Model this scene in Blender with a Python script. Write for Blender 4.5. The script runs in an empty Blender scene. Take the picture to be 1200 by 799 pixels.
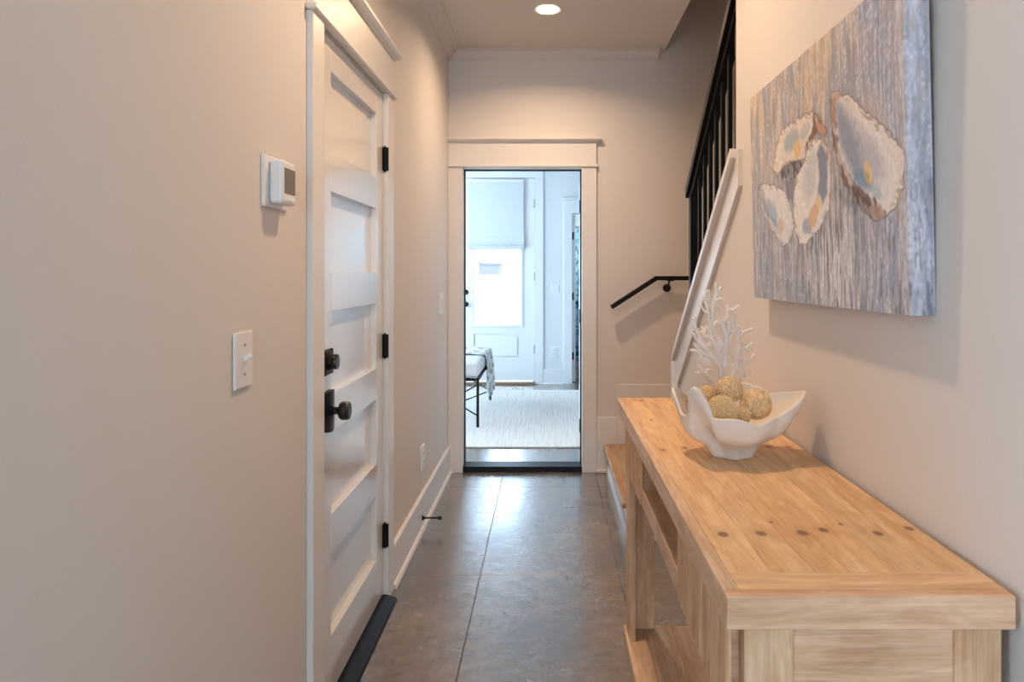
import bpy, bmesh, math, random
import numpy as np
from mathutils import Vector, Matrix
PI = math.pi
random.seed(7)
rng = np.random.RandomState(5)
S = bpy.context.scene
COL = S.collection

# ---------------------------------------------------------------- camera
cam_d = bpy.data.cameras.new('camera')
cam = bpy.data.objects.new('camera', cam_d); COL.objects.link(cam)
cam.location = (0, 0, 1.34); cam.rotation_euler = (PI/2, 0, 0)
cam_d.sensor_width = 36; cam_d.lens = 24.0
cam_d.shift_x = (600-643)/1200; cam_d.shift_y = (320-399.5)/1200
cam_d.clip_start = 0.02; cam_d.clip_end = 200
S.camera = cam
# ---------------------------------------------------------------- view, world, lights
S.view_settings.view_transform = 'Standard'; S.view_settings.look = 'None'
S.view_settings.gamma = 1; S.view_settings.use_curve_mapping = False
S.view_settings.exposure = 0.11
W = bpy.data.worlds.new('world'); S.world = W; W.use_nodes = True
nt = W.node_tree; bgn = nt.nodes['Background']
bgn.inputs[0].default_value = (0.58, 0.79, 1.0, 1); bgn.inputs[1].default_value = 8.0

def area(name, loc, rot, sx, sy, power, color, spread=PI, shape='RECTANGLE'):
    d = bpy.data.lights.new(name, 'AREA'); d.shape = shape; d.size = sx
    if shape == 'RECTANGLE': d.size_y = sy
    d.energy = power; d.color = color; d.spread = spread
    o = bpy.data.objects.new(name, d); COL.objects.link(o); o.location = loc; o.rotation_euler = rot
    return o
DAY = (0.76, 0.88, 1.0); WARM = (1.0, 0.68, 0.43)
# daylight entering by the windows of the far room (left wall) and of the room behind the camera
area('window_light_far_room', (-2.62, 6.6, 1.6), (0, -PI/2, 0), 1.7, 2.2, 22, DAY)
area('window_light_living_room', (-2.95, -1.6, 1.5), (0, -PI/2, 0), 1.9, 1.9, 22, (0.80, 0.90, 1.0))
area('window_light_living_rear', (0.3, -3.95, 1.5), (PI/2, 0, 0), 1.6, 1.6, 12, (0.86, 0.93, 1.0))
area('bathroom_fill_light', (1.3, 8.9, 2.5), (0, 0, 0), 1.0, .6, 32, DAY)  # unseen fill lamp added below the bathroom ceiling to brighten the dark room
LAMP_W = 12.8
CEIL = 2.83
LAMPS = [(-0.005, 3.85), (0.0, 2.0)]

# ---------------------------------------------------------------- helpers
def tag(o, label=None, cat=None, group=None, kind=None):
    if label: o['label'] = label
    if cat: o['category'] = cat
    if group: o['group'] = group
    if kind: o['kind'] = kind
    return o
def empty(name, loc=(0, 0, 0), label=None, cat=None, group=None, kind=None, rz=0):
    o = bpy.data.objects.new(name, None); COL.objects.link(o); o.empty_display_size = .05
    o.location = loc; o.rotation_euler = (0, 0, rz)
    return tag(o, label, cat, group, kind)
def obj(name, bm, mat, parent=None, smooth=False, recalc=True):
    """bm is in world coordinates; parent Empties keep their own origin"""
    if recalc: bmesh.ops.recalc_face_normals(bm, faces=bm.faces)
    me = bpy.data.meshes.new(name); bm.to_mesh(me); bm.free()
    if smooth:
        for p in me.polygons: p.use_smooth = True
    if mat: me.materials.append(mat)
    o = bpy.data.objects.new(name, me); COL.objects.link(o)
    if parent:
        o.parent = parent
        r = parent
        m = Matrix.Identity(4)
        while r:
            m = (Matrix.Translation(r.location) @ r.rotation_euler.to_matrix().to_4x4()) @ m
            r = r.parent
        o.location = (0, 0, 0)
        me.transform(m.inverted())
    return o
def B(): return bmesh.new()
def box(bm, x0, x1, y0, y1, z0, z1, bev=0, seg=1):
    r = bmesh.ops.create_cube(bm, size=1)
    vs = r['verts']
    for v in vs:
        v.co = Vector(((x0+x1)/2+v.co.x*(x1-x0), (y0+y1)/2+v.co.y*(y1-y0), (z0+z1)/2+v.co.z*(z1-z0)))
    if bev:
        es = list({e for v in vs for e in v.link_edges})
        bmesh.ops.bevel(bm, geom=es, offset=bev, segments=seg, affect='EDGES', profile=.5)
    return bm
def bx(x0, x1, y0, y1, z0, z1, bev=0, seg=1): return box(B(), x0, x1, y0, y1, z0, z1, bev, seg)
def frame_mat(a, b):
    d = (Vector(b)-Vector(a)); L = d.length; d.normalize()
    q = d.to_track_quat('Z', 'Y').to_matrix().to_4x4()
    return Matrix.Translation(Vector(a)) @ q, L
def cyl(bm, a, b, r0, r1=None, seg=20, caps=True):
    M, L = frame_mat(a, b)
    r1 = r0 if r1 is None else r1
    bmesh.ops.create_cone(bm, cap_ends=caps, segments=seg, radius1=r0, radius2=r1, depth=L,
                          matrix=M @ Matrix.Translation((0, 0, L/2)))
    return bm
def lathe(bm, prof, a, axis, seg=28):
    """prof: list of (radius, height along axis) from point a"""
    M, _ = frame_mat(a, Vector(a)+Vector(axis))
    rings = []
    for r, h in prof:
        rings.append([bm.verts.new(M @ Vector((r*math.cos(2*PI*k/seg), r*math.sin(2*PI*k/seg), h))) for k in range(seg)])
    for i in range(len(rings)-1):
        for k in range(seg):
            bm.faces.new((rings[i][k], rings[i][(k+1) % seg], rings[i+1][(k+1) % seg], rings[i+1][k]))
    bm.faces.new(rings[0]); bm.faces.new(rings[-1])
    return bm
def bar(bm, a, b, w, h, up=(0, 0, 1)):
    """rectangular bar from a to b"""
    a = Vector(a); b = Vector(b); d = (b-a).normalized(); s = d.cross(Vector(up)).normalized(); u = s.cross(d)
    vs = []
    for p in (a, b):
        for (i, j) in ((-1, -1), (1, -1), (1, 1), (-1, 1)):
            vs.append(bm.verts.new(p+s*(w/2*i)+u*(h/2*j)))
    for f in ((0, 1, 2, 3), (7, 6, 5, 4), (0, 4, 5, 1), (1, 5, 6, 2), (2, 6, 7, 3), (3, 7, 4, 0)):
        bm.faces.new([vs[i] for i in f])
    return bm
def tube(bm, pts, rad, seg=8):
    pts = [Vector(p) for p in pts]; n = len(pts); rings = []
    for i, p in enumerate(pts):
        d = (pts[min(i+1, n-1)]-pts[max(i-1, 0)]).normalized()
        s = d.cross(Vector((0, 1, .013))).normalized(); u = s.cross(d)
        r = rad[i] if isinstance(rad, (list, tuple)) else rad
        rings.append([bm.verts.new(p+s*(r*math.cos(2*PI*k/seg))+u*(r*math.sin(2*PI*k/seg))) for k in range(seg)])
    for i in range(n-1):
        for k in range(seg):
            bm.faces.new((rings[i][k], rings[i][(k+1) % seg], rings[i+1][(k+1) % seg], rings[i+1][k]))
    for e, q, dd in ((rings[0], pts[0], (pts[0]-pts[1])), (rings[-1], pts[-1], (pts[-1]-pts[-2]))):
        r = (e[0].co-q).length
        t = bm.verts.new(q+dd.normalized()*r*.8)
        for k in range(seg): bm.faces.new((e[k], e[(k+1) % seg], t))
    return bm
def prism(bm, poly, axis, a0, a1):
    """extrude a 2d polygon along an axis; poly in the remaining two coordinates in xyz order"""
    def P(p, a):
        if axis == 'x': return (a, p[0], p[1])
        if axis == 'y': return (p[0], a, p[1])
        return (p[0], p[1], a)
    v0 = [bm.verts.new(P(p, a0)) for p in poly]; v1 = [bm.verts.new(P(p, a1)) for p in poly]
    bm.faces.new(v0); bm.faces.new(v1[::-1]); n = len(poly)
    for i in range(n): bm.faces.new((v0[i], v0[(i+1) % n], v1[(i+1) % n], v1[i]))
    return bm

# ---------------------------------------------------------------- materials
def mat(name, color, rough=.5, metal=0, spec=.5, bump=0, bscale=80, coat=0, emit=None, estr=0):
    m = bpy.data.materials.new(name); m.use_nodes = True
    p = m.node_tree.nodes['Principled BSDF']; N = m.node_tree.nodes; Lk = m.node_tree.links
    p.inputs['Base Color'].default_value = (*color, 1); p.inputs['Roughness'].default_value = rough
    p.inputs['Metallic'].default_value = metal; p.inputs['Specular IOR Level'].default_value = spec
    p.inputs['Coat Weight'].default_value = coat; p.inputs['Coat Roughness'].default_value = .2
    if emit: p.inputs['Emission Color'].default_value = (*emit, 1); p.inputs['Emission Strength'].default_value = estr
    # fine tonal variation + relief so that every surface is procedural
    tc = N.new('ShaderNodeTexCoord'); nz = N.new('ShaderNodeTexNoise'); nz.inputs['Scale'].default_value = bscale
    nz.inputs['Detail'].default_value = 3
    Lk.new(tc.outputs['Object'], nz.inputs['Vector'])
    mx = N.new('ShaderNodeMixRGB'); mx.blend_type = 'MULTIPLY'; mx.inputs[1].default_value = (*color, 1)
    rp = N.new('ShaderNodeValToRGB'); rp.color_ramp.elements[0].color = (.95, .95, .95, 1); rp.color_ramp.elements[1].color = (1, 1, 1, 1)
    Lk.new(nz.outputs['Fac'], rp.inputs[0]); Lk.new(rp.outputs[0], mx.inputs[2]); mx.inputs[0].default_value = 1
    Lk.new(mx.outputs[0], p.inputs['Base Color'])
    if bump:
        b = N.new('ShaderNodeBump'); b.inputs['Strength'].default_value = bump; b.inputs['Distance'].default_value = .002
        Lk.new(nz.outputs['Fac'], b.inputs['Height']); Lk.new(b.outputs[0], p.inputs['Normal'])
    return m
M = {}
M['wall'] = mat('wall_paint', (.775, .727, .683), .62, bump=.06, bscale=220, spec=.3)
M['ceil'] = mat('ceiling_paint', (.72, .69, .66), .8, spec=.2)
M['trim'] = mat('white_trim_paint', (.82, .79, .755), .32, spec=.5)
M['doorwhite'] = mat('white_door_enamel', (.80, .775, .745), .15, spec=.8, coat=.6, bump=.03, bscale=25)
M['farwall'] = mat('far_room_paint', (.80, .82, .84), .6, spec=.3)
M['fartrim'] = mat('far_room_trim', (.84, .86, .88), .35)
M['black'] = mat('black_metal', (.006, .006, .007), .45, metal=.0, spec=.22)
M['bronze'] = mat('dark_bronze', (.013, .011, .010), .3, metal=.3, spec=.6)
M['rubber'] = mat('black_rubber', (.006, .008, .012), .5)
M['thresh'] = mat('black_threshold', (.004, .007, .014), .4, spec=.2)
M['plastic'] = mat('white_plastic', (.88, .87, .86), .3)
M['screen'] = mat('grey_lcd', (.17, .145, .12), .2)
M['ceramic'] = mat('matte_white_ceramic', (.88, .81, .72), .42, spec=.4, bump=.05, bscale=40)
M['coral'] = mat('white_resin_coral', (.92, .86, .79), .5, bump=.35, bscale=350)
M['steel'] = mat('satin_nickel', (.45, .48, .5), .35, metal=.9)
M['fabric_white'] = mat('white_cushion_fabric', (.78, .78, .77), .9, bump=.5, bscale=400)
M['shade'] = mat('roman_shade_linen', (.68, .72, .74), .9, bump=.4, bscale=300)
M['throw_grey'] = mat('grey_woven_wool', (.42, .45, .46), .95, bump=.8, bscale=250)
M['sill'] = mat('wooden_sill', (.30, .19, .12), .5)
M['outdoor'] = mat('pale_paving', (.62, .62, .60), .9)
M['house'] = mat('lilac_siding', (.17, .155, .19), .9)
M['hedge'] = mat('foliage', (.12, .22, .10), .9)
M['reflector'] = mat('lamp_reflector', (.85, .80, .74), .4)
M['glow'] = mat('lamp_lens', (1, .9, .75), .5, emit=(1.0, .80, .55), estr=14)

def glass(name):
    m = bpy.data.materials.new(name); m.use_nodes = True; N = m.node_tree.nodes; Lk = m.node_tree.links
    N.remove(N['Principled BSDF']); out = N['Material Output']
    t = N.new('ShaderNodeBsdfTransparent'); g = N.new('ShaderNodeBsdfGlossy'); g.inputs['Roughness'].default_value = .02
    f = N.new('ShaderNodeFresnel'); mx = N.new('ShaderNodeMixShader')
    Lk.new(f.outputs[0], mx.inputs[0]); Lk.new(t.outputs[0], mx.inputs[1]); Lk.new(g.outputs[0], mx.inputs[2]); Lk.new(mx.outputs[0], out.inputs[0])
    return m
M['glass'] = glass('window_glass')

def nodes(m): return m.node_tree.nodes, m.node_tree.links, m.node_tree.nodes['Principled BSDF']
def concrete():
    m = mat('polished_concrete', (.2, .16, .13), .2); N, L, p = nodes(m)
    g = N.new('ShaderNodeNewGeometry')
    def noise(scale, det, rough=.55, dist=0):
        n = N.new('ShaderNodeTexNoise'); n.inputs['Scale'].default_value = scale; n.inputs['Detail'].default_value = det
        n.inputs['Roughness'].default_value = rough; n.inputs['Distortion'].default_value = dist
        L.new(g.outputs['Position'], n.inputs['Vector']); return n
    a = noise(2.3, 8, .65, .6); b = noise(14, 6, .7, .3); c = noise(2.1, 6, .6, .3)
    r = N.new('ShaderNodeValToRGB'); e = r.color_ramp.elements
    e[0].position = .32; e[0].color = (.115, .088, .069, 1); e[1].position = .72; e[1].color = (.28, .232, .19, 1)
    k = r.color_ramp.elements.new(.52); k.color = (.18, .142, .113, 1)
    L.new(a.outputs['Fac'], r.inputs[0])
    r2 = N.new('ShaderNodeValToRGB'); r2.color_ramp.elements[0].position = .3; r2.color_ramp.elements[0].color = (.62, .62, .62, 1)
    r2.color_ramp.elements[1].position = .75; r2.color_ramp.elements[1].color = (1.3, 1.27, 1.22, 1)
    L.new(b.outputs['Fac'], r2.inputs[0])
    mx = N.new('ShaderNodeMixRGB'); mx.blend_type = 'MULTIPLY'; mx.inputs[0].default_value = 1
    L.new(r.outputs[0], mx.inputs[1]); L.new(r2.outputs[0], mx.inputs[2]); L.new(mx.outputs[0], p.inputs['Base Color'])
    rr = N.new('ShaderNodeMapRange'); rr.inputs[1].default_value = .35; rr.inputs[2].default_value = .7
    rr.inputs[3].default_value = .17; rr.inputs[4].default_value = .33
    L.new(c.outputs['Fac'], rr.inputs[0]); L.new(rr.outputs[0], p.inputs['Roughness'])
    bp = N.new('ShaderNodeBump'); bp.inputs['Strength'].default_value = .03; bp.inputs['Distance'].default_value = .004
    L.new(b.outputs['Fac'], bp.inputs['Height']); L.new(bp.outputs[0], p.inputs['Normal'])
    cb = N.new('ShaderNodeBump'); cb.inputs['Strength'].default_value = .24; cb.inputs['Distance'].default_value = .010
    e_ = noise(16, 8, .68, .5); L.new(e_.outputs['Fac'], cb.inputs['Height']); L.new(cb.outputs[0], p.inputs['Coat Normal'])
    p.inputs['Specular IOR Level'].default_value = .9
    p.inputs['Coat Weight'].default_value = 1; p.inputs['Coat IOR'].default_value = 1.75; p.inputs['Coat Roughness'].default_value = .14
    L.new(rr.outputs[0], p.inputs['Coat Roughness'])
    return m
M['floor'] = concrete()
M['joint'] = mat('dark_joint', (.03, .025, .02), .9)

def wood(name, axis, light, dark, knots=(), origin=None, scale=1.0, rough=.5, white=.25):
    """pine: stretched noise along an axis (0,1,2) in console space, with knots given in that space (x, y, size)"""
    m = mat(name, light, rough); N, L, p = nodes(m)
    tc = N.new('ShaderNodeTexCoord'); tc.object = origin
    vec = tc.outputs['Object']
    oi = N.new('ShaderNodeObjectInfo')
    off = N.new('ShaderNodeVectorMath'); off.operation = 'SCALE'; off.inputs[0].default_value = (7.3, 5.1, 3.7)
    L.new(oi.outputs['Random'], off.inputs['Scale'])
    ad = N.new('ShaderNodeVectorMath'); L.new(vec, ad.inputs[0]); L.new(off.outputs[0], ad.inputs[1])
    base = ad.outputs[0]
    def stretched(s_long, s_cross, det, dist=0):
        mp = N.new('ShaderNodeMapping'); sc = [s_cross]*3; sc[axis] = s_long
        mp.inputs['Scale'].default_value = [v*scale for v in sc]; L.new(base, mp.inputs['Vector'])
        n = N.new('ShaderNodeTexNoise'); n.inputs['Scale'].default_value = 1; n.inputs['Detail'].default_value = det
        n.inputs['Distortion'].default_value = dist; n.inputs['Roughness'].default_value = .6
        L.new(mp.outputs[0], n.inputs['Vector']); return n
    a = stretched(1.6, 11, 4, 1.2); b = stretched(9, 330, 3); c = stretched(3.2, 55, 3, .8); d = stretched(5.5, 22, 2, 2.0)
    r = N.new('ShaderNodeValToRGB'); e = r.color_ramp.elements
    e[0].position = .34; e[0].color = (*dark, 1); e[1].position = .62; e[1].color = (*light, 1)
    L.new(a.outputs['Fac'], r.inputs[0])
    rc = N.new('ShaderNodeValToRGB'); rc.color_ramp.elements[0].position = .35; rc.color_ramp.elements[0].color = (.80, .72, .62, 1)
    rc.color_ramp.elements[1].position = .6; rc.color_ramp.elements[1].color = (1.03, 1.02, 1.0, 1)
    L.new(c.outputs['Fac'], rc.inputs[0])
    m1 = N.new('ShaderNodeMixRGB'); m1.blend_type = 'MULTIPLY'; m1.inputs[0].default_value = .8
    L.new(r.outputs[0], m1.inputs[1]); L.new(rc.outputs[0], m1.inputs[2])
    rd = N.new('ShaderNodeValToRGB'); rd.color_ramp.elements[0].position = .36; rd.color_ramp.elements[0].color = (.90, .83, .74, 1)
    rd.color_ramp.elements[1].position = .62; rd.color_ramp.elements[1].color = (1.04, 1.05, 1.06, 1)
    L.new(d.outputs['Fac'], rd.inputs[0]); md_ = N.new('ShaderNodeMixRGB'); md_.blend_type = 'MULTIPLY'; md_.inputs[0].default_value = 1
    L.new(m1.outputs[0], md_.inputs[1]); L.new(rd.outputs[0], md_.inputs[2]); m1 = md_
    rb = N.new('ShaderNodeMapRange'); rb.inputs[1].default_value = .52; rb.inputs[2].default_value = .75
    rb.inputs[3].default_value = 0; rb.inputs[4].default_value = white
    L.new(b.outputs['Fac'], rb.inputs[0])
    m2 = N.new('ShaderNodeMixRGB'); m2.inputs[2].default_value = (.90, .72, .58, 1)
    L.new(rb.outputs[0], m2.inputs[0]); L.new(m1.outputs[0], m2.inputs[1])
    col = m2.outputs[0]
    for (kx, ky, ks) in knots:
        s = N.new('ShaderNodeVectorMath'); s.operation = 'SUBTRACT'; s.inputs[1].default_value = (kx, ky, 0); L.new(vec, s.inputs[0])
        mu = N.new('ShaderNodeVectorMath'); mu.operation = 'MULTIPLY'; mu.inputs[1].default_value = (1/ks, .75/ks, 0); L.new(s.outputs[0], mu.inputs[0])
        ln = N.new('ShaderNodeVectorMath'); ln.operation = 'LENGTH'; L.new(mu.outputs[0], ln.inputs[0])
        mr = N.new('ShaderNodeMapRange'); mr.inputs[1].default_value = 1.0; mr.inputs[2].default_value = .55
        mr.inputs[3].default_value = 0; mr.inputs[4].default_value = .85; L.new(ln.outputs['Value'], mr.inputs[0])
        halo = N.new('ShaderNodeMapRange'); halo.inputs[1].default_value = 3.0; halo.inputs[2].default_value = .9
        halo.inputs[3].default_value = 0; halo.inputs[4].default_value = .28; L.new(ln.outputs['Value'], halo.inputs[0])
        h = N.new('ShaderNodeMixRGB'); h.inputs[2].default_value = (.50, .24, .10, 1); L.new(halo.outputs[0], h.inputs[0]); L.new(col, h.inputs[1])
        k = N.new('ShaderNodeMixRGB'); k.inputs[2].default_value = (.17, .085, .05, 1); L.new(mr.outputs[0], k.inputs[0]); L.new(h.outputs[0], k.inputs[1])
        col = k.outputs[0]
    # tone of each board
    hv = N.new('ShaderNodeMapRange'); hv.inputs[3].default_value = .92; hv.inputs[4].default_value = 1.07; L.new(oi.outputs['Random'], hv.inputs[0])
    m3 = N.new('ShaderNodeVectorMath'); m3.operation = 'SCALE'; L.new(col, m3.inputs[0]); L.new(hv.outputs[0], m3.inputs['Scale'])
    L.new(m3.outputs[0], p.inputs['Base Color'])
    bp = N.new('ShaderNodeBump'); bp.inputs['Strength'].default_value = .18; bp.inputs['Distance'].default_value = .001
    L.new(b.outputs['Fac'], bp.inputs['Height']); L.new(bp.outputs[0], p.inputs['Normal'])
    return m
M['stairwood'] = wood('stair_tread_oak', 1, (.62, .39, .22), (.46, .26, .13), rough=.35, white=.05)

def attr_mat(name, rough=.6, bump=.3):
    m = mat(name, (1, 1, 1), rough); N, L, p = nodes(m)
    a = N.new('ShaderNodeAttribute'); a.attribute_name = 'paint'
    L.new(a.outputs['Color'], p.inputs['Base Color'])
    tc = N.new('ShaderNodeTexCoord'); nz = N.new('ShaderNodeTexNoise'); nz.inputs['Scale'].default_value = 600
    L.new(tc.outputs['Object'], nz.inputs['Vector'])
    b = N.new('ShaderNodeBump'); b.inputs['Strength'].default_value = bump; b.inputs['Distance'].default_value = .0006
    L.new(nz.outputs['Fac'], b.inputs['Height']); L.new(b.outputs[0], p.inputs['Normal'])
    return m

# ================================================================= STRUCTURE
XL, XR, YB = -.675, .635, 4.60          # hall walls, back wall
TOP = 5.3                                # top of the stairwell
YF = .25                                 # hall starts here (open to the living room)
FW = 8.25                                # far room's end wall
# ---- floor: saw-cut concrete slabs
fl = empty('floor', (0, 0, 0), 'polished brown concrete floor saw cut into large rectangular slabs', kind='structure')
obj('floor_joint', bx(-3.1, 3.1, -4.1, 9.9, -.06, -.006), M['joint'], fl)
xs = [-.304+.618*k for k in range(-5, 6)]; ys = [4.28+1.25*k for k in range(-7, 5)]
xs = [-3.1]+[x for x in xs if -3.0 < x < 3.0]+[3.1]; ys = [-4.1]+[y for y in ys if -4 < y < 9.8]+[9.9]
for i in range(len(xs)-1):
    for j in range(len(ys)-1):
        g = .0012
        obj('slab', bx(xs[i]+g, xs[i+1]-g, ys[j]+g, ys[j+1]-g, -.05, 0, .0009), M['floor'], fl)
# ---- walls
def struct(name, bm, m, label=None, parent=None, **k):
    o = obj(name, bm, m, parent, **k)
    if not parent: tag(o, label, kind='structure')
    return o
D1a, D1b, DH = 1.995, 2.797, 2.047       # left door opening
bm = B(); box(bm, XL-.12, XL, YF, D1a-.02, 0, CEIL); box(bm, XL-.12, XL, D1b+.02, YB, 0, CEIL); box(bm, XL-.12, XL, D1a-.02, D1b+.02, 2.092, CEIL)
struct('wall_left', bm, M['wall'], 'warm off white wall on the left with the closed panel door')
KY0, KY1 = 2.314, 3.45                   # open knee wall part of the right wall
def kz(y): return .957+(3.333-y)*.749
bm = B(); prism(bm, [(YF, 0), (KY1, 0), (KY1, .905), (3.36, .905), (3.355, kz(3.355)-.03), (KY0, kz(KY0)-.03), (KY0, CEIL), (YF, CEIL)], 'x', XR, XR+.14)
struct('wall_right', bm, M['wall'], 'off white wall on the right, sloping down to a knee wall beside the stairs')
OX0, OX1 = -.578, .224                   # back door opening
bm = B(); box(bm, -2.7, OX0-.02, YB, YB+.13, 0, TOP); box(bm, OX1+.02, 1.95, YB, YB+.13, 0, TOP); box(bm, OX0-.02, OX1+.02, YB, YB+.13, DH+.02, TOP)
box(bm, 1.95, 2.8, YB, YB+.13, 0, CEIL)
struct('wall_back', bm, M['wall'], 'warm beige wall at the end of the hall around the open doorway')
struct('wall_stairwell', bx(1.83, 1.95, .25, YB, 0, TOP), M['wall'], 'tall wall on the far side of the staircase')
struct('wall_stairwell_near', bx(XR+.14, 1.83, .13, .25, 0, TOP), M['wall'], 'wall closing the stairwell towards the front room')
struct('wall_upper', bx(.635, .775, .25, YB, CEIL+.14, TOP), M['wall'], 'upper storey wall above the stairwell edge')
struct('ceiling_upper', bx(.6, 2.0, .1, YB+.13, TOP, TOP+.1), M['ceil'], 'ceiling high above the staircase')
bm = B(); box(bm, XL-.12, .775, YF-.12, YB, CEIL, CEIL+.14)
ceil = struct('ceiling', bm, M['ceil'], 'flat white hall ceiling ending at the stairwell edge')
# ---- living room behind the camera (closed shell with two window openings)
bm = B(); box(bm, -3.1, 3.1, -4.1, YF-.12, CEIL, CEIL+.14); struct('ceiling_front', bm, M['ceil'], 'ceiling of the front room')
bm = B(); box(bm, -3.1, XL-.0, YF-.12, YF, 0, CEIL); box(bm, XR, 3.1, YF-.12, YF, 0, CEIL)
struct('wall_front', bm, M['wall'], 'wall of the front room on both sides of the hall opening')
bm = B(); box(bm, -3.1, -3.0, -4.1, -2.6, 0, CEIL); box(bm, -3.1, -3.0, -.6, YF-.12, 0, CEIL); box(bm, -3.1, -3.0, -2.6, -.6, 0, .5); box(bm, -3.1, -3.0, -2.6, -.6, 2.5, CEIL)
struct('wall_front_left', bm, M['wall'], 'window wall on the left of the front room')
struct('wall_front_right', bx(3.0, 3.1, -4.1, YF-.12, 0, CEIL), M['wall'], 'right wall of the front room')
bm = B(); box(bm, -3.0, -.5, -4.1, -4.0, 0, CEIL); box(bm, 1.1, 3.0, -4.1, -4.0, 0, CEIL); box(bm, -.5, 1.1, -4.1, -4.0, 0, .7); box(bm, -.5, 1.1, -4.1, -4.0, 2.3, CEIL)
struct('wall_front_rear', bm, M['wall'], 'rear window wall of the front room')
# ---- far room shell
bm = B(); box(bm, -2.8, -2.7, YB, 5.4, 0, CEIL); box(bm, -2.8, -2.7, 7.8, FW, 0, CEIL); box(bm, -2.8, -2.7, 5.4, 7.8, 0, .6); box(bm, -2.8, -2.7, 5.4, 7.8, 2.5, CEIL)
struct('wall_far_left', bm, M['farwall'], 'left wall of the bright far room')
struct('wall_far_right', bx(2.7, 2.8, YB+.13, 9.9, 0, CEIL), M['farwall'], 'right wall of the bright far room')
EX0, EX1, EZ = -1.078+.002, -.170, 2.49
BX0, BX1 = .282, 1.04
bm = B(); box(bm, -2.8, EX0-.02, FW, FW+.13, 0, CEIL); box(bm, EX1+.02, BX0, FW, FW+.13, 0, CEIL); box(bm, BX1, 2.8, FW, FW+.13, 0, CEIL)
box(bm, EX0-.02, EX1+.02, FW, FW+.13, EZ+.01, CEIL); box(bm, BX0, BX1, FW, FW+.13, 2.06, CEIL)
struct('wall_far', bm, M['farwall'], 'pale end wall of the far room with the glazed exterior door')
struct('wall_far_paint', bx(-2.7, OX0-.16, YB+.13, YB+.145, 0, CEIL), M['farwall'], 'far room side of the partition wall')
struct('wall_far_paint_right', bx(OX1+.16, 2.7, YB+.13, YB+.145, 0, CEIL), M['farwall'], 'far room side of the partition wall, right of the doorway')
struct('ceiling_far', bx(-2.8, 2.8, YB+.13, 9.9, CEIL, CEIL+.1), M['ceil'], 'ceiling of the far room')
# bathroom behind the far wall
bm = B(); box(bm, .0, 2.7, 9.8, 9.9, 0, CEIL); struct('wall_bathroom', bm, M['farwall'], 'bathroom end wall')
struct('wall_bathroom_left', bx(0, .1, FW+.13, 9.8, 0, CEIL), M['farwall'], 'bathroom side wall')

# ---- baseboards
def baseboard(name, axis, a0, a1, face, d, label, z0=0, h=.18, t=.016, shoe=True, m='trim'):
    """face = wall plane coordinate, d=+1/-1 direction into the room"""
    bm = B()
    def strip(poly):  # poly as (offset from wall, z)
        pts = [(face+d*o, z) for o, z in poly]
        if axis == 'y': prism(bm, pts, 'y', a0, a1)
        else: prism(bm, pts, 'x', a0, a1)
    strip([(0, z0), (t, z0), (t, z0+h-.005), (t-.005, z0+h), (0, z0+h)])
    if shoe: strip([(t, z0), (t+.014, z0), (t+.014, z0+.008), (t+.008, z0+.018), (t, z0+.021)])
    o = obj(name, bm, M[m]); tag(o, label, kind='structure'); return o
baseboard('baseboard_left', 'y', D1b+.098, YB, XL, 1, 'white baseboard along the left wall beyond the door')
baseboard('baseboard_left_near', 'y', YF, D1a-.098, XL, 1, 'white baseboard along the near left wall')
baseboard('baseboard_right', 'y', YF, 3.40, XR, -1, 'white baseboard behind the console table')
bm = B(); box(bm, .322, .46, YB-.016, YB, 0, .372, .003); box(bm, .46, .66, YB-.016, YB, .19, .592, .003); box(bm, .66, 1.83, YB-.016, YB, .38, .592, .003)
box(bm, .322, .39, YB-.028, YB-.016, 0, .02, .003)
obj('baseboard_back', bm, M['trim']); tag(bpy.data.objects['baseboard_back'], 'stepped white skirting beside the stairs on the back wall', kind='structure')
baseboard('baseboard_far', 'x', EX1+.1, BX0-.1, FW, -1, 'white baseboard on the far room end wall', m='fartrim')
# ---- crown moulding
def crown(name, axis, a0, a1, face, d, label):
    prof = [(0, CEIL-.058), (.010, CEIL-.058), (.014, CEIL-.048), (.03, CEIL-.040), (.048, CEIL-.022), (.058, CEIL-.010), (.085, CEIL-.008), (.085, CEIL), (0, CEIL)]
    bm = B(); prism(bm, [(face+d*o, z) for o, z in prof], axis, a0, a1)
    o = obj(name, bm, M['ceil']); tag(o, label, kind='structure')
crown('trim_1', 'y', YF, YB, XL, 1, 'crown moulding along the left wall')
crown('trim_2', 'x', XL, .735, YB, -1, 'crown moulding along the back wall')

# ---- knee wall cap and apron
bm = B()
y0, y1 = KY0-.045, 3.345
prism(bm, [(y0, kz(y0)), (3.352, kz(3.352)), (3.352, kz(3.352)-.034), (y0, kz(y0)-.030)], 'x', .602, XR+.173)
k = empty('trim_3', (XR, 3.4, 0), 'white sloping cap and apron boards on top of the stair knee wall', kind='structure')
obj('cap', bm, M['trim'], k)
bm2 = B(); yn = KY0-.075
prism(bm2, [(yn, kz(yn)-.031), (3.37, kz(3.37)-.031), (3.37, .80), (3.305, .80), (yn, kz(yn)-.150)], 'x', .621, XR)
obj('apron', bm2, M['trim'], k)
obj('corner_board', bx(.621, XR, 3.305, 3.452, .021, .80, .0015), M['trim'], k)
obj('corner_board_top', bx(.621, XR, 3.37, 3.452, .80, .906, .001), M['trim'], k)
obj('end_board', bx(.621, XR+.14, 3.452, 3.464, .38, .906, .001), M['trim'], k)

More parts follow.
